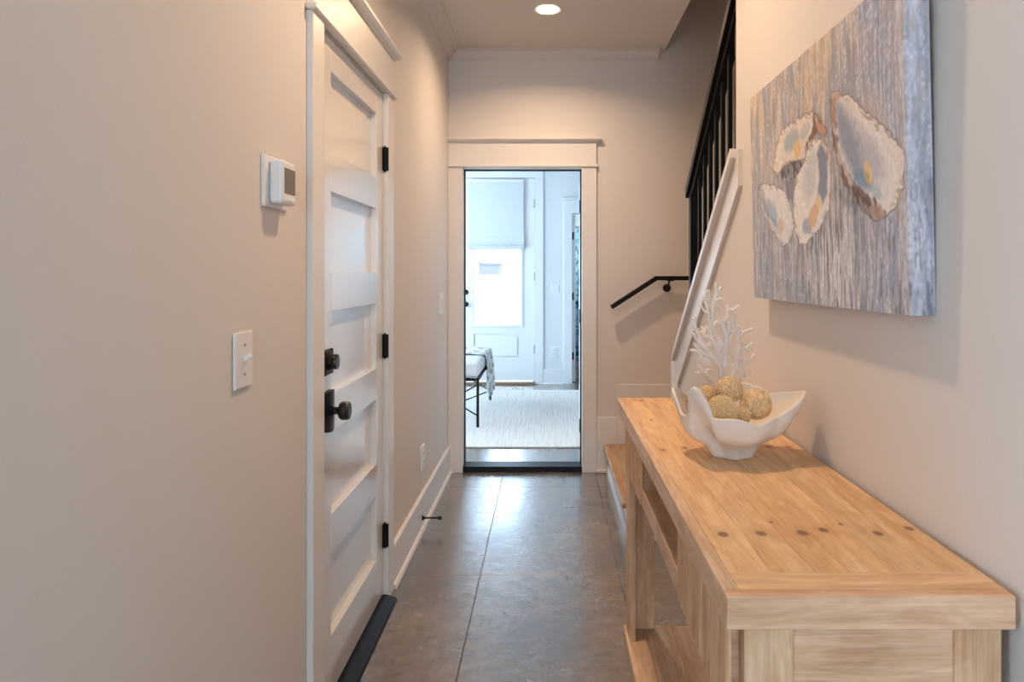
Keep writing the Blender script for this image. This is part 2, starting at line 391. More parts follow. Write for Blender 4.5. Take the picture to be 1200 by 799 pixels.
# ================================================================= DOORS
def casing_y(parent, x, d, a, b, top, m, w=.094, t=.02, hx=(.02, .02)):
    """craftsman casing around an opening a..b in a wall plane x facing d (along y)"""
    def bb(o0, o1, ya, yb, z0, z1, bev=.002): 
        xx = sorted((x+d*o0, x+d*o1)); return bx(xx[0], xx[1], ya, yb, z0, z1, bev)
    obj('casing', bb(0, t, a-w, a, 0, top+.003), m, parent); obj('casing', bb(0, t, b, b+w, 0, top+.003), m, parent)
    obj('header_bead', bb(0, t+.012, a-w-.012, b+w+.012, top+.003, top+.022, .004), m, parent)
    obj('header', bb(0, t, a-w, b+w, top+.022, top+.168), m, parent)
    bm = B()
    def pr(poly, e): 
        prism(bm, [(x+d*o, z) for o, z in poly], 'y', a-w-e, b+w+e)
    pr([(0, top+.168), (.026, top+.168), (.030, top+.178), (0, top+.178)], .008)
    pr([(0, top+.178), (.040, top+.178), (.050, top+.188), (.050, top+.2), (0, top+.2)], .026)
    obj('header_cap', bm, m, parent)

D1H = 2.072
# ---- door_1: closed five panel door in the left wall
d1 = empty('door_1', (XL, 2.4, 0), 'closed white five panel door in the left wall', kind='structure')
casing_y(d1, XL, 1, D1a, D1b, D1H, M['trim'])
bm = B(); box(bm, XL-.12, XL, D1a-.02, D1a, 0, D1H+.02); box(bm, XL-.12, XL, D1b, D1b+.02, 0, D1H+.02); box(bm, XL-.12, XL, D1a, D1b, D1H, D1H+.02)
obj('jamb', bm, M['trim'], d1)
LX = XL-.003
la, lb = D1a+.003, D1b-.003
P = [(.210, .465), (.590, .842), (.965, 1.220), (1.343, 1.594), (1.715, 1.968)]
pa, pb = 2.127, 2.685
leaf = obj('door_leaf', bx(LX-.045, LX-.024, la, lb, .03, D1H-.004), M['doorwhite'], d1)
obj('stile', bx(LX-.024, LX, la, pa, .03, D1H-.004, .0015), M['doorwhite'], leaf)
obj('stile', bx(LX-.024, LX, pb, lb, .03, D1H-.004, .0015), M['doorwhite'], leaf)
zz = [.03]+[v for q in P for v in q]+[D1H-.004]
for i in range(0, len(zz), 2): obj('rail', bx(LX-.024, LX, pa, pb, zz[i], zz[i+1], .0015), M['doorwhite'], leaf)
for z0, z1 in P: obj('panel', bx(LX-.0245, LX-.0225, pa, pb, z0, z1), M['doorwhite'], leaf)
def hinge(parent, x, y, z, s=1):
    h = obj('hinge', bx(x-.004, x+.002, y-.016, y+.016, z-.048, z+.048, .001), M['black'], parent)
    bm = B(); cyl(bm, (x+.006*s, y, z-.048), (x+.006*s, y, z+.048), .0065, seg=12); cyl(bm, (x+.006*s, y, z+.048), (x+.006*s, y, z+.053), .004, seg=10); cyl(bm, (x+.006*s, y, z-.053), (x+.006*s, y, z-.048), .004, seg=10)
    obj('hinge_knuckle', bm, M['black'], h); return h
for z in (1.807, 1.042, .267):
    h = hinge(d1, LX+.002, lb+.001, z)
    obj('hinge_leaf', bx(XL-.004, XL+.0195, D1b-.004, D1b, z-.048, z+.048), M['black'], h)
# knob with arched plate
KYc, KZ = 2.095, .918
kn = empty('door_knob', (LX, KYc, KZ)); kn.parent = d1; kn.location = (LX-XL, KYc-2.4, KZ); kn['label'] = 'black round knob on tall plate'
def objp(name, bm, m, child, **k):  # part below a parented empty
    return obj(name, bm, m, child, **k)
bm = B()
n = 12
for zz_ in (0,):
    rows = []
    for i in range(n+1):
        y = -.052+.104*i/n; th = .004+.010*(1-(y/.052)**2)
        rows.append((y, th))
    for i in range(n):
        (ya, ta), (yb, tb) = rows[i], rows[i+1]
        ha = .0625; hb = .0625
        ha = .055+.0085*(1-(ya/.052)**2); hb = .055+.0085*(1-(yb/.052)**2)
        v = [(LX, ya, -ha), (LX+ta, ya, -ha), (LX+ta, ya, ha), (LX, ya, ha), (LX, yb, -hb), (LX+tb, yb, -hb), (LX+tb, yb, hb), (LX, yb, hb)]
        v = [bm.verts.new((a, KYc+b, KZ+c)) for a, b, c in v]
        for f in ((1, 2, 6, 5), (2, 3, 7, 6), (0, 1, 5, 4)): bm.faces.new([v[q] for q in f])
        if i == 0: bm.faces.new([v[q] for q in (0, 1, 2, 3)])
        if i == n-1: bm.faces.new([v[q] for q in (4, 5, 6, 7)])
bmesh.ops.remove_doubles(bm, verts=bm.verts, dist=1e-5)
objp('knob_plate', bm, M['thresh'], kn)
bm = B(); lathe(bm, [(.0, .010), (.017, .010), (.017, .016), (.012, .020), (.0115, .032), (.013, .036), (.024, .038), (.0275, .042), (.0285, .050), (.0280, .062), (.0255, .067), (.018, .0685), (.0, .069)][1:-1], (LX, KYc, KZ), (1, 0, 0))
objp('knob', bm, M['bronze'], kn, smooth=False)
db = empty('deadbolt', (LX, KYc, 1.068)); db.parent = d1; db.location = (LX-XL, KYc-2.4, 1.068); db['label'] = 'black round deadbolt on square plate'
objp('deadbolt_plate', bx(LX, LX+.006, KYc-.045, KYc+.038, 1.068-.039, 1.068+.039, .002), M['black'], db)
bm = B(); lathe(bm, [(.026, .006), (.026, .012), (.023, .015), (.0235, .026), (.0225, .031), (.012, .032)], (LX, KYc, 1.068), (1, 0, 0)); objp('deadbolt_turn', bm, M['bronze'], db)
th1 = obj('threshold', prism(B(), [(XL-.06, 0.001), (XL+.055, 0.001), (XL+.050, .010), (XL+.012, .024), (XL-.06, .024)], 'y', D1a-.002, D1b+.002), M['thresh'], d1)
th1['label'] = 'black metal threshold strip'

# ---- door_2: open doorway in the back wall, its leaf swung into the far room
d2 = empty('door_2', (OX1, YB, 0), 'open doorway with white craftsman casing at the end of the hall', kind='structure')
def bxs(x0, x1, y0, y1, z0, z1, bev=.002): return bx(x0, x1, y0, y1, z0, z1, bev)
obj('casing', bxs(XL, OX0, YB-.02, YB, 0, DH+.003), M['trim'], d2); obj('casing', bxs(OX1, .322, YB-.02, YB, 0, DH+.003), M['trim'], d2)
obj('header_bead', bxs(XL, .334, YB-.032, YB, DH+.003, DH+.022, .004), M['trim'], d2)
obj('header', bxs(XL, .322, YB-.02, YB, DH+.022, DH+.168), M['trim'], d2)
bm = B(); prism(bm, [(YB, DH+.168), (YB-.026, DH+.168), (YB-.030, DH+.178), (YB, DH+.178)], 'x', XL, .330)
prism(bm, [(YB, DH+.178), (YB-.040, DH+.178), (YB-.050, DH+.188), (YB-.050, DH+.2), (YB, DH+.2)], 'x', XL, .355)
obj('header_cap', bm, M['trim'], d2)
bm = B(); box(bm, OX0-.02, OX0, YB, YB+.14, 0, DH+.02); box(bm, OX1, OX1+.02, YB, YB+.14, 0, DH+.02); box(bm, OX0, OX1, YB, YB+.14, DH, DH+.02)
obj('jamb', bm, M['trim'], d2)
bm = B(); box(bm, OX0, OX0+.010, YB+.065, YB+.078, .03, DH); box(bm, OX1-.010, OX1, YB+.065, YB+.078, .03, DH); box(bm, OX0, OX1, YB+.065, YB+.078, DH-.010, DH)
w_ = obj('weatherstrip', bm, M['rubber'], d2); w_['label'] = 'black rubber weatherstrip around the opening'
o = obj('threshold', prism(B(), [(YB-.004, 0.001), (YB-.004, .034), (YB, .037), (YB+.125, .037), (YB+.14, .001)], 'x', OX0, OX1), M['thresh'], d2); o['label'] = 'black threshold'
# leaf
hx, hy = OX1+.002, YB+.135; ang = math.atan2(.80, .022)
lf = empty('door_leaf', (hx, hy, 0)); lf.parent = d2; lf.location = (hx-OX1, hy-YB, 0); lf.rotation_euler = (0, 0, ang-PI/2)
Rm = Matrix.Translation((hx, hy, 0)) @ Matrix.Rotation(ang-PI/2, 4, 'Z')
bm = B(); box(bm, .0, .042, .004, .80, .035, DH-.004); bm.transform(Rm); obj('slab_core', bm, M['fartrim'], lf)
bm = B()
for z0, z1 in P: box(bm, -.004, 0, .13, .13+.54, z0, z1, .001)
bm.transform(Rm); obj('raised_panel', bm, M['fartrim'], lf)
for z in (1.80, 1.045, .285):
    h = obj('hinge', bx(OX1-.012, OX1+.001, YB+.10, YB+.142, z-.045, z+.045, .001), M['black'], d2)

# ---- door_3: glazed exterior door at the end of the far room
d3 = empty('door_3', ((EX0+EX1)/2, FW, 0), 'pale glazed exterior door with a roman shade at the end of the far room', kind='structure')
t = M['fartrim']
obj('casing', bxs(EX0-.10, EX0, FW-.02, FW, 0, EZ+.1), t, d3); obj('casing', bxs(EX1, EX1+.105, FW-.02, FW, 0, EZ+.1), t, d3); obj('header', bxs(EX0, EX1, FW-.02, FW, EZ, EZ+.12), t, d3)
GX0, GX1 = EX0+.17, EX1-.172
GZ0, GZ1 = .715, 2.28
bm = B(); yl = FW+.005
box(bm, EX0+.003, GX0, yl, yl+.045, .045, EZ-.004); box(bm, GX1, EX1-.003, yl, yl+.045, .045, EZ-.004)
box(bm, GX0, GX1, yl, yl+.045, .045, .30); box(bm, GX0, GX1, yl, yl+.045, .61, GZ0); box(bm, GX0, GX1, yl, yl+.045, GZ1, EZ-.004)
box(bm, GX0, GX1, yl+.014, yl+.035, .30, .61); 
leaf3 = obj('door_leaf', bm, t, d3)
obj('raised_panel', bx(GX0+.03, GX1-.03, yl+.002, yl+.016, .33, .58, .01), t, leaf3)
bm = B(); w = .032
box(bm, GX0-w, GX0, yl-.012, yl, GZ0-w, GZ1+w, .004); box(bm, GX1, GX1+w, yl-.012, yl, GZ0-w, GZ1+w, .004); box(bm, GX0, GX1, yl-.012, yl, GZ0-w, GZ0, .004); box(bm, GX0, GX1, yl-.012, yl, GZ1, GZ1+w, .004)
obj('glazing_frame', bm, t, leaf3)
obj('pane', bx(GX0, GX1, yl+.018, yl+.024, GZ0, GZ1), M['glass'], leaf3)
for z in (2.18, 1.30, .42):
    h = obj('hinge', bx(EX1-.010, EX1+.004, FW-.024, FW-.002, z-.05, z+.05, .001), M['steel'], d3)
bm = B(); box(bm, EX0-.02, EX0+.02, FW+.052, FW+.12, 0, EZ+.01); box(bm, EX1-.02, EX1+.02, FW+.052, FW+.12, 0, EZ+.01); box(bm, EX0, EX1, FW+.052, FW+.12, EZ-.02, EZ+.012)
obj('light_leak_strip', bm, t, d3)  # unseen strip added to block light leaking through the gap around the leaf
obj('sill', bx(EX0, EX1, FW-.04, FW+.12, .001, .026), M['sill'], d3)
bm = B(); lathe(bm, [(.03, 0), (.03, .012), (.02, .016)], (EX0+.075, yl, 1.11), (0, -1, 0)); obj('deadbolt', bm, M['black'], d3)
bm = B(); lathe(bm, [(.03, 0), (.03, .01), (.012, .014), (.012, .04), (.027, .046), (.029, .06), (.02, .068)], (EX0+.078, yl, .965), (0, -1, 0)); obj('door_knob', bm, M['black'], d3)
# roman shade hung on the door
rs = empty('roman_shade', ((GX0+GX1)/2, FW-.02, 2.45), 'pale linen roman shade pulled halfway down on the glazed far door', 'shade')
SX0, SX1 = -.962, -.302
obj('shade_cloth', bx(SX0, SX1, FW-.030, FW-.024, 1.76, 2.455, .001), M['shade'], rs)
for i, (z0, z1, y) in enumerate(((1.70, 1.78, .045), (1.665, 1.735, .058), (1.625, 1.69, .050))):
    bm = B(); prism(bm, [(FW-.026, z0), (FW-y, z0+.008), (FW-y-.004, z0+.02), (FW-.036, z1-.012), (FW-.026, z1)], 'x', SX0-.004, SX1+.004)
    obj('fold', bm, M['shade'], rs)
obj('headrail', bx(SX0, SX1, FW-.034, FW-.021, 2.44, 2.468, .002), M['fartrim'], rs)

# ---- door_4: bathroom door on the right of the far wall
d4 = empty('door_4', (BX0, FW, 0), 'narrow view of an open bathroom door at the right end of the far room', kind='structure')
obj('casing', bxs(BX0-.10, BX0, FW-.02, FW, 0, 2.063), t, d4); obj('casing', bxs(BX1, BX1+.1, FW-.02, FW, 0, 2.063), t, d4)
obj('header', bxs(BX0-.10, BX1+.1, FW-.02, FW, 2.063, 2.22), t, d4)
obj('header_cap', bxs(BX0-.13, BX1+.13, FW-.045, FW, 2.22, 2.25), t, d4)
obj('jamb', box(box(B(), BX0, BX0+.006, FW, FW+.13, 0, 2.06), BX1-.006, BX1, FW, FW+.13, 0, 2.06), t, d4)
lf4 = obj('door_leaf', bx(BX0+.008, BX0+.048, FW+.14, FW+.88, .01, 2.05, .002), t, d4)
for z in (1.79, 1.06, .34): obj('hinge', bx(BX0+.0, BX0+.022, FW-.006, FW+.02, z-.045, z+.045, .001), M['black'], d4)
bm = B(); lathe(bm, [(.03, 0), (.03, .008), (.012, .012), (.012, .035), (.027, .04), (.029, .055), (.02, .062)], (BX0+.048, FW+.81, .945), (1, 0, 0)); obj('door_knob', bm, M['black'], lf4)

# ---- bathroom curtain with blue print
def curtain_mat():
    m = mat('blue_printed_curtain', (.5, .7, .8), .8); N, L, p = nodes(m)
    tc = N.new('ShaderNodeTexCoord'); n = N.new('ShaderNodeTexNoise'); n.inputs['Scale'].default_value = 9; n.inputs['Detail'].default_value = 5; n.inputs['Distortion'].default_value = 1.5
    L.new(tc.outputs['Object'], n.inputs['Vector']); r = N.new('ShaderNodeValToRGB'); e = r.color_ramp.elements
    e[0].position = .42; e[0].color = (.05, .25, .40, 1); e[1].position = .56; e[1].color = (.55, .78, .85, 1)
    L.new(n.outputs['Fac'], r.inputs[0]); L.new(r.outputs[0], p.inputs['Base Color']); return m
bm = B(); prev = None; n = 90
for i in range(n+1):
    x = .36+1.5*i/n; y = 9.45+.022*math.sin(i*.9); a = bm.verts.new((x, y, .12)); b = bm.verts.new((x, y, 1.96))
    if prev: bm.faces.new((prev[0], a, b, prev[1]))
    prev = (a, b)
o = obj('shower_curtain', bm, curtain_mat(), smooth=True); md = o.modifiers.new('s', 'SOLIDIFY'); md.thickness = .003
tag(o, 'blue patterned shower curtain glimpsed through the bathroom doorway', 'curtain')
o = obj('curtain_rod', cyl(B(), (.1, 9.45, 1.98), (2.7, 9.45, 1.98), .012), M['steel']); tag(o, 'thin metal rod carrying the blue patterned shower curtain', 'rod')

# ---- outdoors beyond the glazed door
o = obj('patio', prism(B(), [(9.95, -.3), (9.95, -.12), (13, -.12), (39, 1.24), (70, 1.3), (70, -.3)], 'x', -25, 25), M['outdoor']); tag(o, 'sunlit pale ground outside the glazed door', kind='structure')
nb = empty('garden_shed', (-3.5, 40, 1.24), 'faint lilac shed far outside, seen through the glass of the end door', 'shed')
obj('wall', bx(-4.1, -2.9, 40, 42.5, 1.2, 1.85), M['house'], nb)
obj('roof', prism(B(), [(-4.2, 1.85), (-2.8, 1.85), (-2.8, 1.92), (-4.2, 2.02)], 'y', 39.9, 42.6), M['house'], nb)

# ================================================================= RECESSED LIGHTS
for i, (x, y) in enumerate(LAMPS):
    lab = ('glowing round recessed ceiling light near the end of the hall' if i == 0 else 'recessed ceiling light above the hall outside the picture')
    r = empty('recessed_light', (x, y, CEIL), lab, 'ceiling light')
    bm = B(); lathe(bm, [(.062, -.003), (.080, -.006), (.084, -.002), (.084, .0)], (x, y, CEIL), (0, 0, 1), 40); 
    o = obj('trim_ring', bm, M['reflector'], r)
    bm = B(); lathe(bm, [(.0615, -.006), (.0615, -.004)], (x, y, CEIL), (0, 0, 1), 40); obj('lens', bm, M['glow'], r)
    area('lamp_beam', (x, y, CEIL-.012), (0, 0, 0), .11, .11, LAMP_W, WARM, math.radians(150), 'DISK')

# ================================================================= WALL FITTINGS
t0 = empty('thermostat', (XL, 1.66, 1.56), 'white wall thermostat with a grey screen left of the panel door', 'thermostat')
obj('wall_plate', bx(XL, XL+.007, 1.600, 1.752, 1.497, 1.625, .006, 3), M['plastic'], t0)
bd = obj('body', bx(XL+.007, XL+.041, 1.628, 1.716, 1.507, 1.613, .009, 3), M['plastic'], t0)
obj('screen', bx(XL+.0405, XL+.0420, 1.638, 1.706, 1.532, 1.594, .0005), M['screen'], bd)
obj('button', bx(XL+.0405, XL+.0425, 1.655, 1.690, 1.516, 1.522, .0008), M['plastic'], bd)
sp = empty('light_switch', (XL, 1.5, 1.15), 'white single toggle switch plate below the thermostat on the near left wall', 'switch')
obj('cover_plate', bx(XL, XL+.007, 1.455, 1.545, 1.088, 1.212, .004, 2), M['plastic'], sp)
obj('toggle', bar(B(), (XL+.006, 1.5, 1.150), (XL+.020, 1.5, 1.160), .010, .010), M['plastic'], sp)
for z in (1.118, 1.182): obj('screw', cyl(B(), (XL+.007, 1.5, z), (XL+.0082, 1.5, z), .0035, seg=10), M['steel'], sp)
sw = empty('light_switch', (XL, 4.25, 1.15), 'small white rocker switch on the left wall near the back doorway', 'switch')
obj('cover_plate', bx(XL, XL+.011, 4.18, 4.31, 1.085, 1.215, .003), M['plastic'], sw)
for y in (4.22, 4.28): obj('rocker', bx(XL+.010, XL+.015, y-.017, y+.017, 1.117, 1.183, .002), M['plastic'], sw)
def outlet(name, c, face, label, m):
    r = empty(name, c, label, 'outlet')
    x, y, z = c
    if face == 'x':
        obj('cover_plate', bx(x, x+.009, y-.045, y+.045, z-.065, z+.065, .003), m, r)
        for dz in (-.022, .022):
            s = obj('socket', bx(x+.008, x+.011, y-.017, y+.017, z+dz-.015, z+dz+.015, .002), m, r)
            obj('slot', box(bx(x+.011, x+.0115, y-.008, y-.005, z+dz-.006, z+dz+.006), x+.011, x+.0115, y+.005, y+.008, z+dz-.006, z+dz+.006), M['black'], s)
    else:
        obj('cover_plate', bx(x-.045, x+.045, y-.006, y, z-.068, z+.068, .003), m, r)
        for dz in (-.022, .022):
            s = obj('socket', bx(x-.017, x+.017, y-.009, y-.006, z+dz-.015, z+dz+.015, .002), m, r)
            obj('slot', box(bx(x-.008, x-.005, y-.0095, y-.009, z+dz-.006, z+dz+.006), x+.005, x+.008, y-.0095, y-.009, z+dz-.006, z+dz+.006), M['screen'], s)
outlet('wall_outlet', (XL, 3.63, .362), 'x', 'white outlet low on the left wall beyond the door', M['plastic'])
outlet('wall_outlet', (.057, FW, .385), 'y', 'white outlet on the far room end wall beside the exterior door', M['fartrim'])
fs = empty('light_switch', (.08, FW, 1.15), 'pale switch plate on the far room end wall above the outlet', 'switch')
obj('cover_plate', bx(.03, .13, FW-.006, FW, 1.09, 1.21, .003), M['fartrim'], fs)
for x in (.055, .105): obj('rocker', bx(x-.016, x+.016, FW-.010, FW-.006, 1.118, 1.182, .002), M['fartrim'], fs)
ds = empty('door_stop', (XL+.016, 3.56, .064), 'black rod door stop sticking out of the left baseboard', 'door stop')
bm = B(); lathe(bm, [(.013, 0), (.013, .003), (.007, .012), (.0045, .022), (.0045, .078), (.006, .082)], (XL+.016, 3.56, .064), (1, 0, 0), 16); obj('rod', bm, M['black'], ds)
bm = B(); lathe(bm, [(.007, .080), (.0095, .084), (.0095, .098), (.007, .102)], (XL+.016, 3.56, .064), (1, 0, 0), 16); obj('rubber_tip', bm, M['rubber'], ds)

# ---- handrail on the back wall
hr = empty('handrail', (.7, YB, 1.3), 'short black handrail on the back wall above the first step', 'handrail')
bm = B(); yh = YB-.075
za = 1.34-(360-320)*.00566; zb = 1.34-(326-320)*.00566
bar(bm, (.415, yh, za), (.712, yh, zb), .040, .028, up=(0, 0, 1))
bar(bm, (.703, yh, zb+.0005), (.93, yh, zb+.0005), .040, .028)
obj('rail', bm, M['black'], hr)
bm = B(); lathe(bm, [(.027, 0), (.027, .004), (.022, .008), (.008, .010), (.008, .06)], (.795, YB, zb-.066), (0, -1, 0), 20)
cyl(bm, (.795, yh+.014, zb-.066), (.80, yh, zb-.012), .006, seg=12); box(bm, .785, .830, yh-.012, yh+.012, zb-.018, zb-.011)
obj('bracket', bm, M['black'], hr)

# ================================================================= STAIRS
st = empty('staircase', (.38, 4.0, 0), 'white risers and wooden treads of the staircase starting beside the doorway', kind='structure')
st.name = 'stairs'; st['label'] = 'staircase with wooden treads and white risers beside the back doorway'
SY0 = 3.42
obj('riser', bx(.400, .640, SY0+.012, YB-.03, 0, .162, .002), M['trim'], st)
obj('plinth', bx(.388, .400, SY0, YB-.03, 0, .06, .003), M['trim'], st)
obj('side_board', bx(.400, XR-.018, SY0, SY0+.012, .0, .162, .001), M['trim'], st)
o = obj('tread', bx(.368, .672, SY0-.012, YB-.018, .163, .192, .008, 3), M['stairwood'], st)
obj('riser', bx(.672, .69, KY1+.015, YB-.02, .163, .352), M['trim'], st)
obj('landing', bx(.655, 1.83, KY1+.02, YB-.02, .353, .382, .006, 2), M['stairwood'], st)
for i in range(1, 11):
    y = KY1-.25*(i-1); z = .38+.188*i
    obj('tread', bx(XR+.142, 1.83, y-.27, y+.02, z-.028, z, .005), M['stairwood'], st)
    obj('riser', bx(XR+.142, 1.83, y-.015, y, z-.188, z-.028), M['trim'], st)

# ---- guard rail on the knee wall
gr = empty('guard_rail', (.70, 3.3, kz(3.3)), 'black metal stair railing with vertical balusters on the knee wall', 'railing')
gx = .70
def rz(y): return 1.765+(3.30-y)*.76
bm = B(); prism(bm, [(3.32, rz(3.32)), (KY0+.002, rz(KY0+.002)), (KY0+.002, rz(KY0+.002)-.045), (3.32, rz(3.32)-.045)], 'x', gx-.036, gx+.034)
obj('top_rail', bm, M['black'], gr)
bm = B(); prism(bm, [(3.30, rz(3.30)-.055), (KY0+.002, rz(KY0)-.055), (KY0+.002, rz(KY0)-.085), (3.30, rz(3.30)-.085)], 'x', gx-.020, gx+.020)
obj('channel', bm, M['black'], gr)
obj('newel_post', bx(gx-.022, gx+.022, 3.262, 3.306, kz(3.29)-.002, rz(3.30)-.01, .002), M['black'], gr)
yb_ = 3.262-.10
while yb_ > KY0+.03:
    obj('baluster', bx(gx-.008, gx+.008, yb_-.008, yb_+.008, kz(yb_)-.004, rz(yb_)-.05, .001), M['black'], gr); yb_ -= .105

# ================================================================= CONSOLE TABLE
HT = .91
TX0, TX1, TY0, TY1 = .237, .622, .908, 2.356
BX0_, BX1_, BY0, BY1 = .246, .612, .922, 2.166
con = empty('console_table', (.43, 1.6, 0), 'long light pine console table with an open shelf along the right wall', 'console table')
def wl(x, y): return (x-.43, y-1.6)
kn1 = [(.287, 1.124, .011), (.351, 1.128, .011), (.420, 1.130, .012), (.460, 1.143, .010), (.544, 1.128, .010), (.607, 1.150, .009), (.385, 1.18, .004), (.50, 1.17, .005),
       (.278, 1.66, .008), (.335, 1.68, .009), (.545, 1.69, .009), (.592, 1.69, .009), (.31, 2.30, .010), (.43, 2.31, .010), (.27, .955, .005), (.29, .945, .004), (.30, 2.0, .006), (.243, .918, .006)]
kn1 = [(wl(x, y)[0], wl(x, y)[1], s) for x, y, s in kn1]
LT, DK = (.84, .575, .325), (.72, .435, .205)
M['top'] = wood('pine_top', 1, LT, DK, kn1, con, rough=.42, white=.38)
M['topend'] = wood('pine_breadboard', 0, (.82, .57, .35), (.74, .48, .26), [], con, rough=.42)
M['pineY'] = wood('pine_long', 1, (.74, .545, .39), (.63, .43, .28), [], con)
M['pineX'] = wood('pine_cross', 0, (.80, .525, .35), (.66, .40, .24), [], con)
M['pineZ'] = wood('pine_upright', 2, (.80, .54, .35), (.65, .40, .225), [], con)
M['pineEnd'] = wood('pine_end_panel', 0, (.79, .52, .34), (.55, .32, .18), [], con, scale=1.0)
top = empty('tabletop', (0, 0, HT)); top.parent = con
px0, px1 = TX0+.022, TX1
npk = 6; w = (px1-px0)/npk
for i in range(npk): obj('plank', bx(px0+i*w, px0+(i+1)*w-.0001, TY0+.075, TY1, HT-.044, HT, .0003), M['top'], top)
obj('edge_board', bx(TX0, px0, TY0+.0201, TY1, HT-.0448, HT, .0012), M['pineY'], top)
obj('end_fascia', bx(TX0, TX1, TY0, TY0+.02, HT-.0448, HT, .0012), M['pineX'], top)
obj('end_board', bx(px0, px1, TY0+.0202, TY0+.0748, HT-.0448, HT, .0003), M['topend'], top)
ZB, ZT = .728, HT-.0448
bd_ = empty('body', (0, 0, ZB)); bd_.parent = con
# end frames
for (ya, yb, nm) in ((BY0, BY0+.022, 'near'), (BY1-.022, BY1, 'far')):
    obj('end_stile', bx(BX0_+.018, BX0_+.085, ya, yb, .222, ZT, .001), M['pineZ'], bd_)
    obj('end_stile', bx(BX1_-.064, BX1_, ya, yb, .222, ZT, .001), M['pineZ'], bd_)
    iy = (ya+.004, yb-.002) if nm == 'near' else (ya+.002, yb-.004)
    obj('end_panel', bx(BX0_+.085, BX1_-.064, iy[0], iy[1], ZB-.02, ZT), M['pineEnd'], bd_)
# front L-legs: front boards
for (ya, yb) in ((BY0, BY0+.02), (BY1-.095, BY1)):
    pass
legs = [(BX0_, BX0_+.018, BY0, BY0+.085), (BX0_, BX0_+.018, BY1-.095, BY1), (BX1_-.018, BX1_, BY0+.022, BY0+.09), (BX1_-.018, BX1_, BY1-.09, BY1-.022)]
for a in legs: obj('leg', bx(a[0], a[1], a[2], a[3], .222, ZB-.001, .001), M['pineZ'], con)
# box body
DY1, DY2 = 1.289, 1.798
obj('bottom_board', bx(BX0_, BX1_, BY0+.022, BY1-.022, ZB, ZB+.044, .001), M['pineY'], bd_)
obj('divider', bx(BX0_+.004, BX1_-.02, DY1, DY1+.018, ZB+.044, ZT), M['pineX'], bd_)
obj('divider', bx(BX0_+.004, BX1_-.02, DY2-.018, DY2, ZB+.044, ZT), M['pineX'], bd_)
obj('back_panel', bx(BX1_-.018, BX1_-.001, BY0+.022, BY1-.022, ZB+.044, ZT), M['pineY'], bd_)
# ribbed drawer fronts of separate slats
for (ya, yb) in ((BY0+.004, DY1), (DY2, BY1-.004)):
    dr = empty('drawer', (BX0_, (ya+yb)/2, ZB)); dr.parent = con; dr.location = (BX0_-.43, (ya+yb)/2-1.6, ZB)
    obj('drawer_box', bx(BX0_+.002, BX0_+.26, ya+.02, yb-.02, ZB+.046, ZT-.006), M['pineX'], dr)
    n = 14; w = (yb-ya)/n
    for i in range(n):
        c = ya+w*(i+.5); prof = []
        for q in range(7):
            a = PI*q/6; prof.append((BX0_+.002-.007*math.sin(a), c-w*.48*math.cos(a)))
        bm = B(); prism(bm, prof, 'z', ZB-.004 if False else ZB+.001, ZT-.001)
        obj('slat', bm, M['pineZ'], dr)
# low shelf
sh = empty('shelf', (0, 0, .172)); sh.parent = con
SZ0, SZ1 = .172, .222
obj('frame_board', bx(.2375, .302, BY0-.008, BY1+.008, SZ0, SZ1, .002), M['pineY'], sh)
obj('frame_board', bx(.560, .620, BY0-.008, BY1+.008, SZ0, SZ1, .002), M['pineY'], sh)
for i in range(3):
    a = .3025+i*.0858; obj('plank', bx(a, a+.0852, BY0-.006, BY1+.006, SZ0+.010, SZ1-.003, .001), M['pineY'], sh)
for (x, y) in ((.29, BY0+.03), (.29, BY1-.08), (.55, BY0+.03), (.55, BY1-.08)):
    obj('foot', bx(x, x+.05, y, y+.05, .001, SZ0, .003), M['pineZ'], con)

# ================================================================= BOWL
BC = Vector((.432, 1.615, HT+.001))
def periodic(tab, th):
    th = th % 360
    n = len(tab)
    for i in range(n):
        a, va = tab[i]; b, vb = tab[(i+1) % n]
        if b <= a: b += 360
        t_ = th if th >= a else th+360
        if a <= t_ <= b:
            f = (t_-a)/(b-a); f = f*f*(3-2*f); return va+(vb-va)*f
    return tab[0][1]
LOBES = [(4, 47, .046, .040, 1.0), (60, 22, .058, .018, .6), (157, 21, .056, .012, .7), (219, 17, .066, .010, 1.0)]  # angle, half width, rise, reach, curl
PROF = [(0, 0), (.05, .10), (.14, .22), (.34, .34), (.60, .43), (.80, .55), (.91, .70), (.97, .86), (1, 1)]
def prof_at(t_):
    x = t_*(len(PROF)-1); i = min(int(x), len(PROF)-2); f = x-i
    P0 = PROF[max(i-1, 0)]; P1 = PROF[i]; P2 = PROF[i+1]; P3 = PROF[min(i+2, len(PROF)-1)]
    return tuple(.5*(2*b+(c-a)*f+(2*a-5*b+4*c-d)*f*f+(3*b-a-3*c+d)*f**3) for a, b, c, d in zip(P0, P1, P2, P3))
